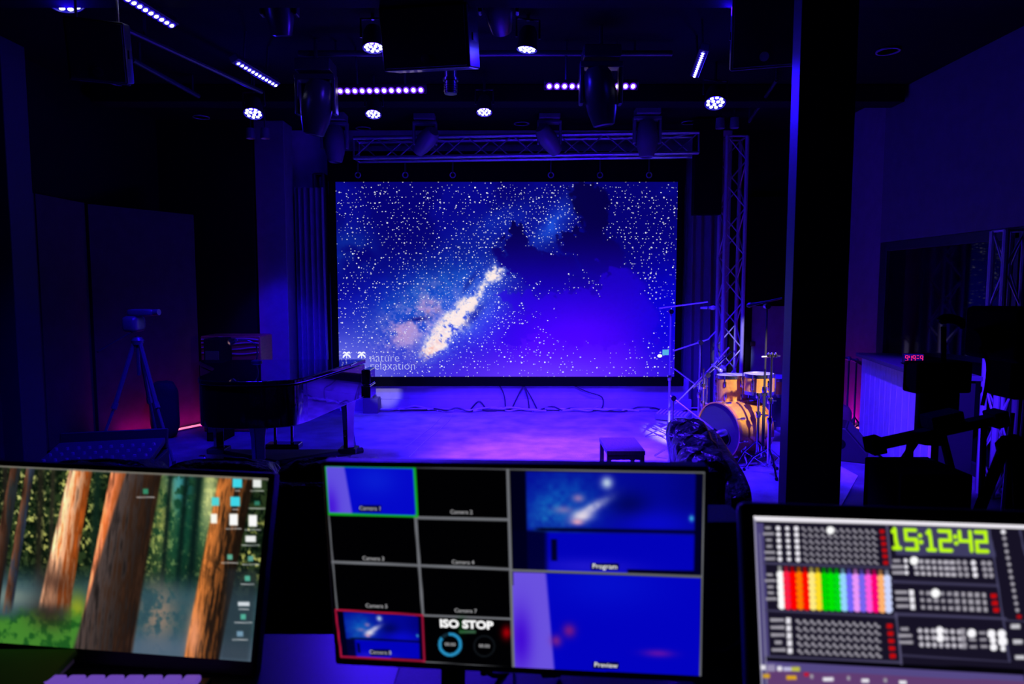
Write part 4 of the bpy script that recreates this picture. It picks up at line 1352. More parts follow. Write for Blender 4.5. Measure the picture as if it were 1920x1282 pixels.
# ------------------------------------------------------------------ control desk
DZ = .972
dk = thing('control_desk', 'dark control desk carrying the three monitors', 'desk', (0, 1.0, 0))
span(-1.5, 1.5, .45, 1.385, DZ - .04, DZ).build('desktop', mat('desk laminate', (0.05, 0.05, 0.055), 0.35, noise=.1), dk, bevel=.006)
for x in (-1.4, 1.4):
    for y in (.55, 1.31):
        span(x - .03, x + .03, y - .03, y + .03, 0, DZ - .04).build('leg', black, dk)
span(-1.4, 1.4, 1.33, 1.35, .3, DZ - .04).build('modesty_panel', black, dk)

def monitor(name, label, c, yaw, tilt, roll, wd, ht, bez, chin, paint, nx, ny, strength, stand_dx=0.0, rad=.006):
    M = panel_matrix(c, yaw, tilt, roll)
    c = V(c)
    x, y, z = (M.to_3x3() @ V(e) for e in ((1, 0, 0), (0, 1, 0), (0, 0, 1)))
    t = thing(name, label, 'monitor', (c.x, c.y + .06, DZ))
    R = M.to_3x3()
    hc = c - y * (chin - bez) / 2 - z * .016
    MB().box(hc, (wd + 2 * bez, ht + bez + chin, .030), R).build('housing', black_plastic, t, bevel=rad, seg=4)
    o = grid_screen('screen_picture', M, wd, ht, nx, ny, paint, t, strength)
    # stand
    back = c - z * .045 + x * stand_dx
    MB().box(back, (.10, .10, .03), R).build('stand_mount', black_plastic, t, bevel=.006)
    foot = V((back.x, back.y + .05, DZ))
    MB().tube([back, V((foot.x, foot.y, back.z - .04)), foot + V((0, 0, .01))], .022, 12).build('stand_neck', black_plastic, t)
    span(foot.x - .11, foot.x + .11, foot.y - .085, foot.y + .075, DZ, DZ + .012).build('stand_base', black_plastic, t, bevel=.004)
    return t, M

def disc(X, Y, cx, cy, r, soft=1.2):
    return 1 - sstep(r - soft, r + soft, np.hypot(X - cx, Y - cy))

def rect(X, Y, x0, x1, y0, y1, soft=1.0):
    return sstep(x0 - soft, x0 + soft, X) * (1 - sstep(x1 - soft, x1 + soft, X)) * sstep(y0 - soft, y0 + soft, Y) * (1 - sstep(y1 - soft, y1 + soft, Y))

def quad_uv(X, Y, tl, tr, br, bl):
    """bilinear-ish inverse: u across, v down"""
    tl, tr, br, bl = map(np.array, (tl, tr, br, bl))
    u = np.full(X.shape, .5)
    v = np.full(X.shape, .5)
    for _ in range(8):
        x = (1 - u) * (1 - v) * tl[0] + u * (1 - v) * tr[0] + u * v * br[0] + (1 - u) * v * bl[0]
        y = (1 - u) * (1 - v) * tl[1] + u * (1 - v) * tr[1] + u * v * br[1] + (1 - u) * v * bl[1]
        xu = (1 - v) * (tr[0] - tl[0]) + v * (br[0] - bl[0])
        xv = (1 - u) * (bl[0] - tl[0]) + u * (br[0] - tr[0])
        yu = (1 - v) * (tr[1] - tl[1]) + v * (br[1] - bl[1])
        yv = (1 - u) * (bl[1] - tl[1]) + u * (br[1] - tr[1])
        det = xu * yv - xv * yu
        dx, dy = X - x, Y - y
        u = u + (dx * yv - dy * xv) / det
        v = v + (dy * xu - dx * yu) / det
    return u, v

# ---- left monitor: forest wallpaper
def paint_forest(X, Y):
    u, v = quad_uv(X, Y, (-25, 871), (503, 897), (470, 1240), (-20, 1204))
    x = u * 528 - 25
    y = v * 340
    n = fbm(x / 40, y / 40, 4, 5)
    n2 = fbm(x / 12, y / 14, 4, 8)
    n3 = fbm(x / 5, y / 6, 3, 12)
    C = np.zeros(X.shape + (3,)) + (46, 62, 36)
    C = mixc(C, (14, 30, 18), sstep(.42, .65, n2))
    n5 = fbm(x / 7, y / 9, 4, 77)
    C = mixc(C, (8, 20, 12), sstep(.5, .62, n5) * .8)
    C = mixc(C, (176, 176, 100), sstep(.53, .68, n3 * .6 + n2 * .4) * sstep(.42, .56, n) * .95 * (1 - sstep(150, 230, y)))
    C = mixc(C, (215, 215, 140), sstep(.60, .74, n3) * gau(x, y, 20, 60, 90, 80) * .8)
    C = mixc(C, (205, 200, 110), sstep(.52, .66, n5) * (gau(x, y, 305, 90, 26, 90) + gau(x, y, 395, 60, 20, 90)) * .9)
    C = mixc(C, (22, 84, 66), gau(x, y, 350, 90, 60, 130) * .75)
    C = mixc(C, (70, 150, 160), gau(x, y, 335, 20, 22, 45) * sstep(.4, .6, n2) * .9)
    C = mixc(C, (214, 214, 150), gau(x, y, 395, 40, 18, 70) * .75)
    C = mixc(C, (190, 180, 96), gau(x, y, 310, 70, 20, 80) * .6 * sstep(.35, .6, n2))
    # thin background trunks
    for cx, w_, c_ in ((318, 5, (18, 34, 30)), (348, 6, (12, 34, 30)), (372, 8, (10, 30, 28)), (182, 8, (22, 44, 34)), (75, 7, (40, 38, 30)), (98, 5, (50, 48, 38)), (8, 6, (40, 36, 32)), (235, 6, (60, 60, 40))):
        C = mixc(C, c_, np.exp(-((x - cx - (y - 100) * -.02) / w_) ** 2) * .9 * (1 - sstep(200, 250, y)))
    # misty ground
    C = mixc(C, (62, 92, 104), sstep(175, 235, y) * .85)
    C = mixc(C, (150, 128, 112), gau(x, y, 312, 265, 34, 55) * sstep(.35, .6, n2) * .9)
    C = mixc(C, (96, 110, 128), sstep(280, 330, y) * (x > 250) * .7)
    C = mixc(C, (150, 160, 40), gau(x, y, 150, 268, 22, 34) * .9)
    C = mixc(C, (140, 150, 140), gau(x, y, 20, 250, 55, 22) * .7)
    g = sstep(.35, .62, n2)
    C = mixc(C, (34, 92, 36), sstep(262, 300, y + (n - .5) * 40) * (x < 160) * .95)
    C = mixc(C, (84, 140, 56), sstep(262, 300, y + (n - .5) * 40) * (x < 160) * g * .8)
    # slanting trunk left
    def trunk(C, xt, xb, wt_, wb_, lit, shade, edge=.45, y1=400):
        cx = xt + (xb - xt) * (y / 340)
        hw = wt_ + (wb_ - wt_) * (y / 340)
        s = (x - cx) / hw
        m = (1 - sstep(.9, 1.06, np.abs(s))) * (1 - sstep(y1 - 20, y1 + 10, y + n * 30))
        bark = np.clip((fbm(x / 4.2 + y / 60, y / 46, 4, 31) - .5) * 1.7 + .5, 0, 1)
        c = mixc(np.zeros(X.shape + (3,)) + lit, shade, sstep(edge - .35, edge + .35, s * .5 + .5 + (bark - .5) * 1.0))
        c = c * (0.55 + .9 * bark)[..., None]
        return C * (1 - m[..., None]) + c * m[..., None]
    C = trunk(C, 58, 2, 8, 10, (110, 74, 56), (40, 46, 58), .5, 285)
    C = trunk(C, 30, -30, 10, 14, (90, 60, 46), (34, 38, 40), .5, 300)
    C = trunk(C, 152, 92, 22, 34, (248, 190, 150), (120, 62, 24), .62, 285)
    sh = gau(x, y, 105, 215, 34, 28) + gau(x, y, 95, 275, 40, 30)
    C = mixc(C, (58, 36, 30), np.clip(sh, 0, 1) * .7 * (x < 140))
    C = trunk(C, 224, 176, 16, 24, (226, 140, 98), (130, 70, 34), .55)
    C = trunk(C, 270, 204, 34, 60, (72, 62, 60), (44, 30, 22), .55)
    C = mixc(C, (196, 122, 84), np.exp(-((x - (232 + (180 - 232) * y / 340)) / 7) ** 2) * gau(y, y, 190, 0, 60, 1) * .8)
    C = trunk(C, 444, 404, 34, 36, (206, 128, 66), (34, 24, 16), .42)
    C = mixc(C, (26, 20, 14), gau(x, y, 430, 175, 30, 36) * sstep(.4, .6, n2) * .8)
    C = mixc(C, (216, 150, 116), gau(x, y, 385, 300, 14, 50) * .8)
    C = mixc(C, (46, 54, 62), rect(x, y, 440, 500, 170, 340, 8) * .55)
    # desktop icons and captions
    def icon(C, px, py, c_, rx=8, ry=9, cap=22):
        m = rect(X, Y, px - rx, px + rx, py - ry, py + ry, 2)
        C = mixc(C, c_, m * .95)
        return mixc(C, (215, 215, 215), rect(X, Y, px - cap / 2, px + cap / 2, py + ry + 5, py + ry + 7, 1.6) * .75)
    for px, py, c_, rx, ry, cp_ in ((445, 905, (70, 205, 220), 9, 9, 10), (441, 940, (70, 205, 220), 9, 9, 12), (404, 940, (80, 200, 205), 7, 8, 0), (401, 972, (235, 235, 225), 6, 9, 0),
                               (482, 905, (220, 222, 220), 8, 9, 26), (482, 943, (60, 130, 110), 5, 4, 32), (438, 974, (240, 240, 235), 8, 11, 30), (474, 976, (240, 240, 235), 8, 11, 30),
                               (470, 1010, (225, 225, 225), 10, 6, 34), (431, 1044, (100, 170, 150), 5, 5, 32), (470, 1047, (100, 160, 150), 5, 5, 32), (464, 1084, (90, 170, 150), 5, 5, 26),
                               (457, 1132, (200, 205, 210), 11, 4, 20), (456, 1156, (90, 170, 150), 5, 5, 34), (450, 1188, (120, 150, 170), 6, 5, 30), (273, 921, (60, 140, 110), 5, 5, 34)):
        C = icon(C, px, py, np.array(c_), rx, ry, cp_)
    C = mixc(C, (120, 118, 110), (1 - sstep(.006, .014, v)) * .9)
    return 255 * np.clip((C / 255) ** 1.18 * 1.16, 0, 1)

ml, M_L = monitor('desk_monitor', 'desk monitor showing a redwood forest wallpaper at the left', (-0.78092403, 1.29746038, 1.16831588), -0.10024, -0.244167, 0.0168, .6, .3375,
                  .010, .030, paint_forest, 300, 180, .95)

# ---- middle monitor: multiview
mTL, mTR, mBR, mBL = (608, 872), (1322, 884), (1314, 1268), (636, 1237)
def paint_multi(X, Y):
    C = np.zeros(X.shape + (3,)) + (1, 1, 2)
    n = fbm(X / 30, Y / 30, 4, 4)
    n2 = fbm(X / 12, Y / 12, 4, 6)
    def tile(C, tl, tr, br, bl, fn):
        u, v = quad_uv(X, Y, tl, tr, br, bl)
        m = ((u > 0) & (u < 1) & (v > 0) & (v < 1)).astype(float)
        return C * (1 - m[..., None]) + fn(u, v) * m[..., None], u, v, m
    def cam1(u, v):
        c = np.zeros(X.shape + (3,)) + (4, 8, 206)
        c = mixc(c, (12, 40, 222), gau(u, v, .55, .25, .25, .35) * .6)
        c = mixc(c, (110, 90, 232), (1 - sstep(.20, .225, u - v * .06)) * .9)
        c = mixc(c, (70, 20, 220), gau(u, v, .04, .85, .08, .4) * .9)
        return c
    def prev(u, v):
        c = np.zeros(X.shape + (3,)) + (2, 2, 196)
        c = mixc(c, (6, 20, 214), gau(u, v, .5, .1, .3, .25) * .6)
        c = mixc(c, (120, 92, 232), (1 - sstep(.165, .185, u - v * .045)) * .9)
        c = mixc(c, (66, 10, 216), gau(u, v, .04, .7, .06, .32) * .95)
        c = mixc(c, (150, 30, 120), gau(u, v, .30, .59, .035, .07) * .75)
        c = mixc(c, (150, 40, 130), gau(u, v, .23, .70, .03, .06) * .75)
        c = mixc(c, (110, 20, 170), gau(u, v, .78, .79, .08, .04) * .8)
        return c
    def show(u, v):
        c = np.zeros(X.shape + (3,)) + (3, 6, 150)
        c = mixc(c, (10, 70, 180), gau(u, v, .28, .3, .2, .28) * (.5 + n2))
        c = mixc(c, (30, 130, 200), gau(u, v, .18, .5, .1, .2) * .5 * n2 * 1.6)
        c = mixc(c, (190, 190, 225), np.clip(gau(u, v, .42, .36, .13, .035, -52) * 1.2, 0, 1) * (.6 + n2 * .6))
        c = mixc(c, (235, 225, 235), gau(u, v, .37, .44, .06, .05, -50))
        c = mixc(c, (230, 170, 190), gau(u, v, .345, .50, .03, .03))
        c = mixc(c, (190, 210, 235), gau(u, v, .50, .10, .03, .06))
        c = mixc(c, (170, 130, 180), gau(u, v, .35, .26, .03, .04) * .8 + gau(u, v, .27, .38, .05, .04) * .6)
        c = mixc(c, (0, 4, 60), gau(u, v, .62, .34, .10, .14) * .7)
        c = mixc(c, (10, 10, 225), gau(u, v, .75, .5, .22, .15) * .7)
        c = mixc(c, (2, 2, 120), (1 - sstep(.22, .5, v)) * sstep(.75, .95, u) * .6)
        c = mixc(c, (2, 2, 190), sstep(.6, .63, v))
        c = mixc(c, (40, 30, 215), gau(u, v, .4, .95, .25, .08) * .7)
        c = mixc(c, (0, 0, 30), np.exp(-((v - .585 + .01 * u) / .018) ** 2) * sstep(.1, .16, u))
        c = mixc(c, (0, 0, 24), (1 - sstep(.07, .085, u)) * 1.0)
        c = mixc(c, (0, 0, 30), (1 - sstep(.16, .2, u)) * sstep(.58, .62, v) * .85)
        c = mixc(c, (0, 0, 26), rect(u, v, .205, .235, .68, .9, .008) * .9)
        c = mixc(c, (0, 0, 30), (1 - sstep(.98, .99, u)) * sstep(.96, .97, v + .02 * (u - .6)) * sstep(.6, .62, u))
        c = mixc(c, (60, 180, 225), gau(u, v, .945, .44, .012, .03))
        c = mixc(c, (0, 0, 36), sstep(.955, .97, u))
        return c
    C, u, v, m = tile(C, (610, 875), (777, 878), (781, 968), (616, 963), cam1)
    C, u, v, m = tile(C, (958, 884), (1318, 889), (1314, 1078), (962, 1067), show)
    C, u, v, m = tile(C, (962, 1072), (1314, 1083), (1310, 1266), (963, 1252), prev)
    C, u, v, m = tile(C, (631, 1146), (790, 1156), (793, 1238), (641, 1230), show)
    C = mixc(C, (200, 0, 10), gau(X, Y, 950, 1186, 9, 12) * .8)
    def line(C, a, b, w_, c_):
        a, b = np.array(a, float), np.array(b, float)
        d = b - a
        L2 = (d ** 2).sum()
        t = np.clip(((X - a[0]) * d[0] + (Y - a[1]) * d[1]) / L2, 0, 1)
        ds = np.hypot(X - a[0] - t * d[0], Y - a[1] - t * d[1])
        return mixc(C, c_, 1 - sstep(w_ / 2 - .8, w_ / 2 + .8, ds))
    G = (110, 112, 118)
    for a, b, w_ in (((778, 875), (952, 879), 3), ((952, 879), (1321, 886), 3), ((952, 879), (963, 1252), 5), ((778, 970), (954, 974), 5), ((779, 967), (793, 1150), 5), ((622, 1053), (956, 1067), 5),
                     ((790, 1153), (960, 1160), 4), ((958, 1069), (1316, 1081), 4), ((1321, 886), (1313, 1267), 3), ((616, 966), (632, 1142), 2.5), ((792, 1240), (963, 1252), 1.5)):
        C = line(C, a, b, w_, G)
    for a, b in (((609, 873), (777, 876)), ((777, 876), (782, 968)), ((782, 968), (615, 963)), ((615, 963), (609, 873))):
        C = line(C, a, b, 4.5, (20, 170, 40))
    for a, b in (((629, 1143), (792, 1153)), ((792, 1153), (796, 1239)), ((796, 1239), (640, 1231)), ((640, 1231), (629, 1143))):
        C = line(C, a, b, 3.5, (170, 20, 60))
    # caption plates
    for px, py, w_ in ((694, 953, 20), (1134, 1062, 26), (1136, 1247, 24), (713, 1223, 18)):
        C = mixc(C, (4, 4, 26), rect(X, Y, px - w_, px + w_, py - 6, py + 6, 2) * .85)
    C = mixc(C, (70, 120, 84), rect(X, Y, 861, 892, 1181.5, 1187, 1.5) * .8)
    C = mixc(C, (10, 90, 20), gau(X, Y, 866, 1172, 8, 14) * .6)
    # gauges
    rr = np.hypot((X - 844), (Y - 1208) * 1.0)
    an_ = np.arctan2(X - 844, -(Y - 1208))
    C = mixc(C, (38, 140, 190), (1 - sstep(2.4, 3.6, np.abs(rr - 19.5))) * ((an_ > -.1) | (an_ < -.9)))
    C = mixc(C, (18, 40, 52), (1 - sstep(2.4, 3.6, np.abs(rr - 19.5))) * ((an_ <= -.1) & (an_ >= -.9)))
    r2 = np.hypot((X - 908), (Y - 1211))
    C = mixc(C, (16, 20, 24), (1 - sstep(1, 2.4, np.abs(r2 - 19))))
    return C

mm, M_M = monitor('desk_monitor', 'desk monitor in the middle showing a grid of camera views', (-0.00124853, 1.06191347, 1.24657421), -0.11885878, 0.0645165, -0.01846953, .6, .3375,
                  .007, .014, paint_multi, 372, 210, .95, stand_dx=-.11)
cap_m = emit('caption grey', (0.5, 0.5, 0.52), .8)
cap_w = emit('caption white', (0.95, 0.95, 0.95), 1.0)
def caption(M, s_, px, py, hpx, m, parent, sx=1.0, weight=0.0):
    p = on_panel(M, px, py, .0006)
    k = (p - CAM).dot(FW) / FPX
    return text_mesh('caption', s_, hpx * k * 1.35, Matrix.Translation(p) @ M.to_3x3().to_4x4(), m, parent, sx=sx, weight=weight)
for s_, px, py in (('Camera 1', 694, 953), ('Camera 2', 865, 960), ('Camera 3', 700, 1047), ('Camera 4', 868, 1054), ('Camera 5', 706, 1136), ('Camera 7', 873, 1145), ('Camera 8', 713, 1223)):
    caption(M_M, s_, px, py, 8, cap_m, mm)
caption(M_M, 'Program', 1134, 1062, 10, cap_w, mm)
caption(M_M, 'Preview', 1136, 1247, 10, cap_w, mm)
caption(M_M, 'ISO STOP', 874, 1171, 16, cap_w, mm, sx=1.12, weight=.0009)
caption(M_M, '00:00', 844, 1208, 7, cap_m, mm)
caption(M_M, '00:00', 908, 1211, 7, cap_m, mm)

# ---- right monitor: lighting control program
SEG = {'0': 'abcdef', '1': 'bc', '2': 'abged', '3': 'abgcd', '4': 'fgbc', '5': 'afgcd'}
def paint_control(X, Y):
    C = np.zeros(X.shape + (3,)) + (24, 20, 40)
    def tl(px, py):   # shear: the columns lean right going down
        return px
    # side bar, header, panels
    def quad(C, pts, c_, soft=.006):
        u, v = quad_uv(X, Y, *pts)
        return mixc(C, c_, rect(u, v, 0, 1, 0, 1, soft)), u, v
    C, _, _ = quad(C, ((1413, 967), (2310, 996), (2420, 1545), (1436, 1473)), (22, 18, 36))
    C, _, _ = quad(C, ((1416, 980), (1432, 980), (1446, 1300), (1430, 1300)), (74, 66, 118))
    C, _, _ = quad(C, ((1436, 1237), (1920, 1265), (1926, 1310), (1442, 1282)), (84, 72, 132))
    C, _, _ = quad(C, ((1434, 1230), (1920, 1255), (1920, 1266), (1434, 1240)), (4, 3, 8))
    C, _, _ = quad(C, ((1436, 1255), (1930, 1278), (1932, 1310), (1440, 1290)), (96, 60, 112))
    C, _, _ = quad(C, ((1674, 985), (1855, 991), (1868, 1044), (1680, 1040)), (62, 60, 96))
    def line(C, a, b, w_, c_):
        a, b = np.array(a, float), np.array(b, float)
        d = b - a
        t = np.clip(((X - a[0]) * d[0] + (Y - a[1]) * d[1]) / (d ** 2).sum(), 0, 1)
        ds = np.hypot(X - a[0] - t * d[0], Y - a[1] - t * d[1])
        return mixc(C, c_, 1 - sstep(w_ / 2 - .8, w_ / 2 + .8, ds))
    for a, b, w_, c_ in (((1663, 985), (1670, 1060), 3, (86, 82, 112)), ((1432, 1056), (1672, 1064), 4, (66, 62, 92)), ((1436, 1144), (1682, 1156), 4, (66, 62, 92)), ((1674, 1090), (1870, 1098), 5, (60, 56, 84)),
                         ((1678, 1151), (1886, 1160), 5, (66, 62, 92)), ((1440, 1230), (1688, 1242), 4, (70, 66, 96)), ((1688, 1228), (1892, 1240), 3, (56, 52, 80)), ((1680, 1150), (1690, 1244), 4, (80, 76, 106)),
                         ((1855, 990), (1893, 1240), 3, (70, 68, 100)), ((1912, 992), (1922, 1040), 3, (70, 68, 100)), ((1880, 1162), (1925, 1165), 3, (60, 58, 84)), ((1424, 1000), (1438, 1282), 2, (130, 126, 160))):
        C = line(C, a, b, w_, c_)
    # white title strip and left edge
    C = line(C, (1410, 971), (2320, 999), 9.5, (236, 232, 240))
    C = line(C, (1415, 974), (1428, 1290), 4, (150, 146, 175))
    Wt, Gy = (235, 232, 240), (160, 156, 166)
    def dots(C, rows, cols, x0, y0, dx, dy, sk, r, c_, slope=.028, gap=None):
        for j in range(rows):
            for i in range(cols):
                C = mixc_local(C, x0 + i * dx + j * sk, y0 + j * dy + i * dx * slope, r, c_, (i, j))
        return C
    def mixc_local(C, cx, cy, r, c_, ij=(0, 0)):
        m = (np.abs(X - cx) < r + 4) & (np.abs(Y - cy) < r + 4)
        if not m.any():
            return C
        k = 1 - sstep(r - 1.2, r + 1.2, np.hypot(X[m] - cx, Y[m] - cy))
        C[m] = C[m] * (1 - k[:, None]) + np.array(c_, float) * k[:, None]
        return C
    def pill(C, cx, cy, w_, h_, c_):
        m = (np.abs(X - cx) < w_ / 2 + 4) & (np.abs(Y - cy) < h_ / 2 + 4)
        if not m.any():
            return C
        k = rect(X[m], Y[m], cx - w_ / 2, cx + w_ / 2, cy - h_ / 2, cy + h_ / 2, 1.2)
        C[m] = C[m] * (1 - k[:, None]) + np.array(c_, float) * k[:, None]
        return C
    def glyph(C, cx, cy, s_=1.0, c_=Gy):
        C = mixc_local(C, cx - 2.4 * s_, cy - 1.6 * s_, 2.6 * s_, c_)
        return pill(C, cx + 2.0 * s_, cy + 2.2 * s_, 6 * s_, 3.2 * s_, c_)
    # top left block
    for j in range(6):
        y = 989 + j * 11.6
        x = 1440 + j * .8
        C = pill(C, x, y, 20 if j in (1, 4, 5) else 11, 5, Gy)
        for k, r in ((1459, 4.4), (1476, 4.0), (1493, 4.8)):
            C = mixc_local(C, k + j * .7, y + 1 + (k - 1459) * .02, r, Wt)
        for i in range(12):
            C = glyph(C, 1508 + i * 11.9 + j * .8, y + 3 + i * .42, 1.0)
        C = pill(C, 1654 + j * 1.4, y + 7.5, 9, 7, (190, 10, 14))
    C = mixc_local(C, 1557, 994, 7.4, (255, 255, 255))
    # colour block
    cols_ = [(255, 255, 255), (250, 30, 70), (255, 0, 0), (255, 120, 0), (255, 10, 0), (255, 235, 130), (255, 220, 40), (0, 210, 0), (0, 225, 0), (0, 220, 20), (150, 215, 255), (110, 100, 250),
             (236, 150, 250), (120, 100, 240), (255, 90, 220), (255, 0, 120), (255, 178, 110), (205, 215, 255)]
    for i, c_ in enumerate(cols_):
        x0, y0 = 1463 + i * 11.8, 1071 + i * .42
        C = pill(C, x0 - 1, y0 - 5, 7, 10, tuple(.55 * np.array(c_)))
        for j in range(6):
            C = mixc_local(C, x0 + j * .6, y0 + 6 + j * 11.6, 7.2, c_)
        C = pill(C, x0 + 1.6, y0 + 35, 9, 62, c_)
    for j in range(5):
        C = pill(C, 1443 + j * .8, 1077 + j * 11.4, 20 if j in (1, 4) else 12, 5, Gy)
    # bottom left block
    for j in range(5):
        y = 1162 + j * 14.0
        C = pill(C, 1457 + j * .8, y, 26 if j != 3 else 14, 6, Gy)
        C = pill(C, 1478 + j * .8, y + 1.6, 9, 11, Wt)
        for i in range(12):
            C = glyph(C, 1498 + i * 13.3 + j * .8, y + 3.5 + i * .6, 1.2)
        C = pill(C, 1668 + j * 1.5, y + 11.5, 11, 8, (196, 10, 12))
    # right blocks
    for j in range(3):
        C = pill(C, 1681 + j * 1.5, 1051 + j * 11.2, 22 if j else 14, 6, Gy)
        C = mixc_local(C, 1698 + j * .8, 1051 + j * 11.2, 4, Wt)
        for i in range(7):
            C = pill(C, 1716 + i * 11.5 + j * 1.6, 1052 + j * 11.2 + i * .4, 8 if i < 5 else 10, 7, (190, 186, 196))
        for i, x in enumerate((1797, 1809, 1825, 1844, 1855)):
            C = mixc_local(C, x + j * 2, 1054 + j * 11.4 + i * .5, 4.6 if i != 2 else 5, Gy if i != 2 else Wt)
    C = mixc_local(C, 1714, 1051, 8, (255, 255, 255))
    for j in range(3):
        C = pill(C, 1690 + j * 1.5, 1110 + j * 13, 24, 6, Gy)
        C = pill(C, 1709 + j * 1.2, 1111 + j * 13, 9, 11, Wt)
        for i in range(10):
            C = pill(C, 1728 + i * 13 + j * 1.5, 1111 + j * 13.5 + i * .5, 9 if i % 3 else 7, 7 if i < 5 else 9, Gy)
        C = pill(C, 1863 + j * 2.4, 1117 + j * 13.2, 11, 8, (196, 10, 12))
    C = mixc_local(C, 1754, 1112, 8.6, (255, 255, 255))
    for j in range(3):
        C = pill(C, 1696 + j * 1.5, 1179 + j * 12.4, 26 if j else 15, 6, Gy)
        for i in range(7):
            C = mixc_local(C, 1725 + i * 12.2 + j * 1.5, 1182 + j * 13 + i * .4, 4.6, (196, 192, 202))
        C = pill(C, 1805 + j * 1.6, 1184 + j * 13, 9, 11, Gy)
        for x in (1822, 1842):
            C = pill(C, x + j * 1.6, 1186 + j * 13, 13, 5, Gy)
    for x, y, r in ((1762, 1182, 7.5), (1763, 1196, 7.5), (1822, 1187, 8.4), (1859, 1188, 8), (1862, 1200, 6), (1863, 1213, 7), (1878, 1188, 8), (1880, 1202, 9), (1881, 1216, 5)):
        C = mixc_local(C, x, y, r, (252, 250, 255))
    for j in range(13):
        C = mixc_local(C, 1881 + j * 2.2, 997 + j * 12.2, 4.6 if j == 0 else 3.8, Wt if j == 0 else Gy)
    C = pill(C, 1911, 1156, 9, 7, (170, 10, 14))
    for y in (1174, 1203, 1232):
        C = pill(C, 1904 + (y - 1174) * .15, y, 18, 8, (200, 198, 205))
    # bottom toolbar
    for x, y, w_, h_, c_ in ((1431, 1251, 9, 9, Wt), (1446, 1252, 15, 13, (150, 140, 175)), (1462, 1253, 9, 9, Wt), (1477, 1254, 16, 8, (190, 186, 220)), (1492, 1254, 16, 8, (190, 190, 70)), (1437, 1267, 13, 8, (210, 160, 30)),
                            (1484, 1270, 19, 8, (220, 165, 20)), (1512, 1264, 9, 7, (190, 20, 50)), (1553, 1273, 20, 7, Wt), (1522, 1268, 6, 8, Gy), (1591, 1271, 6, 8, Gy), (1622, 1276, 14, 7, Wt), (1660, 1275, 6, 8, Gy), (1693, 1279, 14, 7, Wt)):
        C = pill(C, x, y, w_, h_, c_)
    # clock digits
    gcol = (190, 250, 20)
    def seg(C, x0, y0, ch):
        w_, h_ = 19, 18
        lean = .10
        S = {'a': ((0, 0), (w_, 0)), 'b': ((w_, 0), (w_, h_)), 'c': ((w_, h_), (w_, 2 * h_)), 'd': ((0, 2 * h_), (w_, 2 * h_)), 'e': ((0, h_), (0, 2 * h_)), 'f': ((0, 0), (0, h_)), 'g': ((0, h_), (w_, h_))}
        if ch == '1':
            L = (((9, 0), (11, 36)), ((5, 5), (9, 2)), ((4, 36), (17, 36)))
        else:
            L = [S[k] for k in SEG[ch]]
        for a, b in L:
            a2 = (x0 + a[0] + a[1] * lean, y0 + a[1] + a[0] * .03)
            b2 = (x0 + b[0] + b[1] * lean, y0 + b[1] + b[0] * .03)
            C = line(C, a2, b2, 7, gcol)
        return C
    for ch, x0, y0 in (('1', 1668, 991), ('5', 1697, 993), ('1', 1733, 994), ('2', 1761, 995), ('4', 1799, 996), ('2', 1829, 997)):
        C = seg(C, x0, y0, ch)
    for x, y in ((1725, 1004), (1727, 1016), (1791, 1006), (1793, 1018)):
        C = mixc_local(C, x, y, 4.2, gcol)
    return C

mr_, M_R = monitor('desk_monitor', 'desk monitor at the right showing a lighting program with colour swatches and a clock', (0.630656734, .85, 1.21956447), -0.103437, -0.300108, 0, .6, .3375,
                   .019, .03, paint_control, 400, 230, 1.0, rad=.012)

# loudspeaker behind the middle monitor
s0, s1 = PY(1296, 1000, 1.36).x, PY(1374, 1000, 1.36).x
sp = thing('studio_speaker', 'black studio loudspeaker peeking out right of the middle monitor', 'loudspeaker', ((s0 + s1) / 2, 1.36, DZ))
ztop = PY(1350, 946, 1.36).z
span(s0 - .05, s1, 1.25, 1.37, DZ, ztop).build('cabinet', black_plastic, sp, bevel=.012, seg=3)
for z, r in ((DZ + .09, .055), (DZ + .20, .028)):
    MB().lathe([(r * 1.1, 0), (r, .004), (r * .8, -.004), (0, -.012)], frame(((s0 + s1) / 2 - .02, 1.248, z), (0, -1, 0)), 24).build('driver', black, sp)

# keyboard and notebook in front of the left monitor
kc = PZ(250, 1275, DZ)
kb = thing('mini_keyboard', 'small keyboard with violet glowing keys below the left monitor', 'keyboard', (kc.x, 1.1, DZ))
k0, k1 = PY(104, 1270, 1.2).x, PY(388, 1270, 1.2).x
kd = PZ(250, 1263, DZ + .027).y
span(k0 - .01, k1 + .01, kd - .16, kd + .012, DZ, DZ + .014).build('body', black_plastic, kb, bevel=.004)
for j in range(3):
    for i in range(8):
        w_ = (k1 - k0) / 8
        MB().box((k0 + w_ * (i + .5), kd - .015 - .036 * j, DZ + .021), (w_ * .84, .030, .012)).build('key', emit('violet lit keys', (0.24, 0.10, 0.75), .55), kb, bevel=.004)
nb = thing('green_folder', 'dark green folder propped up at the lower left corner of the desk', 'folder', (-.9, 1.2, DZ))
g0, g1 = PY(0, 1262, 1.18).x - .06, PY(100, 1262, 1.18).x
MB().box(((g0 + g1) / 2, 1.17, DZ + .022), (g1 - g0, .16, .012), Matrix.Rotation(.16, 3, 'X')).build('cover', mat('green card', (0.10, 0.36, 0.03), 0.6), nb, bevel=.002)
MB().box(((g0 + g1) / 2, 1.17, DZ + .012), (g1 - g0 - .008, .15, .008), Matrix.Rotation(.10, 3, 'X')).build('pages', white_plastic, nb)
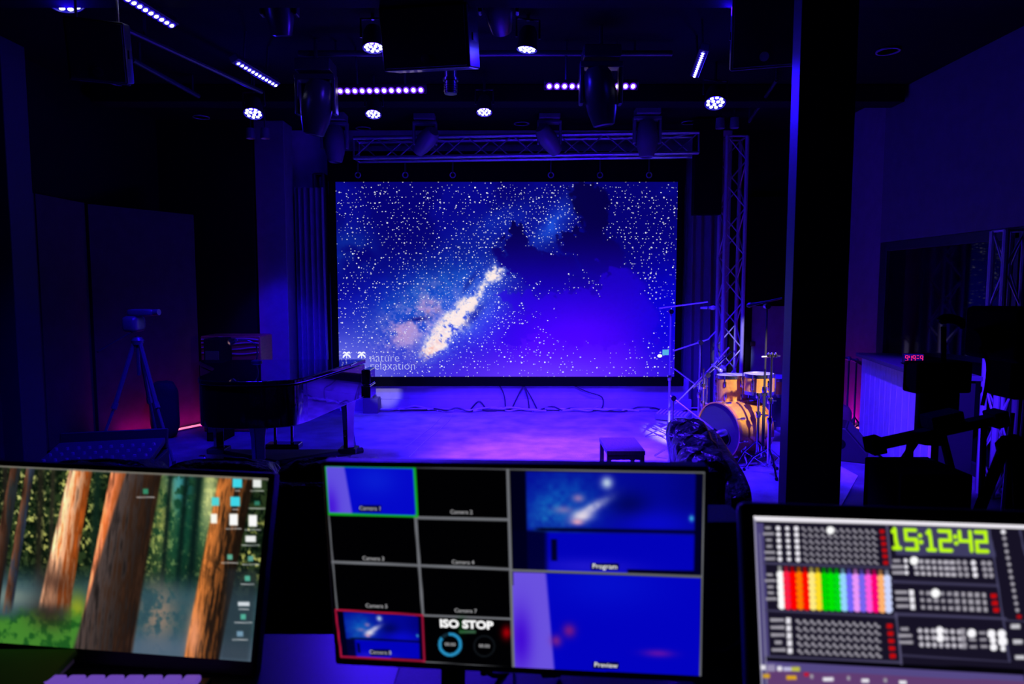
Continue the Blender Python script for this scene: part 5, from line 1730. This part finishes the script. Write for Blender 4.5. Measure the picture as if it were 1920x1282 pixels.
# cables behind the middle monitor
for i, (pp, lab) in enumerate((([(905, 1262), (915, 1272), (925, 1290)], 'thin cable hanging behind the middle monitor, left one'), ([(1040, 1266), (1030, 1274), (1022, 1290)], 'thin cable hanging behind the middle monitor, right one'))):
    q = [tuple(PY(x, y, 1.15)) for x, y in pp]
    q = q[:1] + [(a_, b_ + .02 * k, c_) for k, (a_, b_, c_) in enumerate(q[1:], 1)]
    q.append((q[-1][0] + .03, 1.22, DZ + .006))
    tag(MB().tube(spline(q, 6), .005, 6).build('monitor_cable', rubber), lab, 'cable')

# ------------------------------------------------------------------ unseen front wash lamps added over the desk to light stage and counter
AIMS = ('at the wall below the screen', 'at the middle of the carpet', 'at the drums', 'at the right truss tower', 'at the counter', 'at the wall beside the piano')  # last one stands in for projector spill on the wall
for i, (x, aim, c_, pw, sz) in enumerate(((-.4, (.25, 9.2, .1), VIOLET, 2200, .44), (.7, (.6, 7.4, .0), VIOLET, 1500, .55), (3.0, (2.2, 6.8, .50), WARM, 3600, .175), (2.6, (2.98, 8.75, .98), LAV, 2600, .085), (1.95, (3.45, 6.1, .5), VIOLET, 5200, .42), (-1.9, (-1.72, 9.25, .25), LAV, 1500, .06))):
    p = V((x, 2.8, 3.35))
    fw = thing('added_wash_light', 'unseen front wash light added over the desk, aimed %s' % AIMS[i], 'stage light', p, group='unseen front wash lights added over the desk')
    d = (V(aim) - p).normalized()
    MB().lathe([(0, -.2), (.08, -.2), (.09, 0), (.08, 0), (.05, -.04), (0, -.04)], frame(p, d), 18).build('can', fixture, fw)
    MB().tube([p - d * .1, V((x, 2.8, 3.56))], .012, 6).build('clamp', fixture, fw)
    lamp('SPOT', 'wash_beam', p + d * .02, aim, c_, pw, fw, spot_size=sz, spot_blend=.5, shadow_soft_size=.05)
fp = thing('lighting_pipe', 'unseen pipe added over the desk for the front wash lights', 'pipe', (0, 2.8, 3.58))
MB().tube([(-2, 2.8, 3.58), (3.3, 2.8, 3.58)], .024, 8).build('pipe', fixture, fp)
for x in (-1.8, 3.1):
    MB().tube([(x, 2.8, 3.58), (x, 2.8, ZC - .003)], .012, 6).build('hanger', fixture, fp)
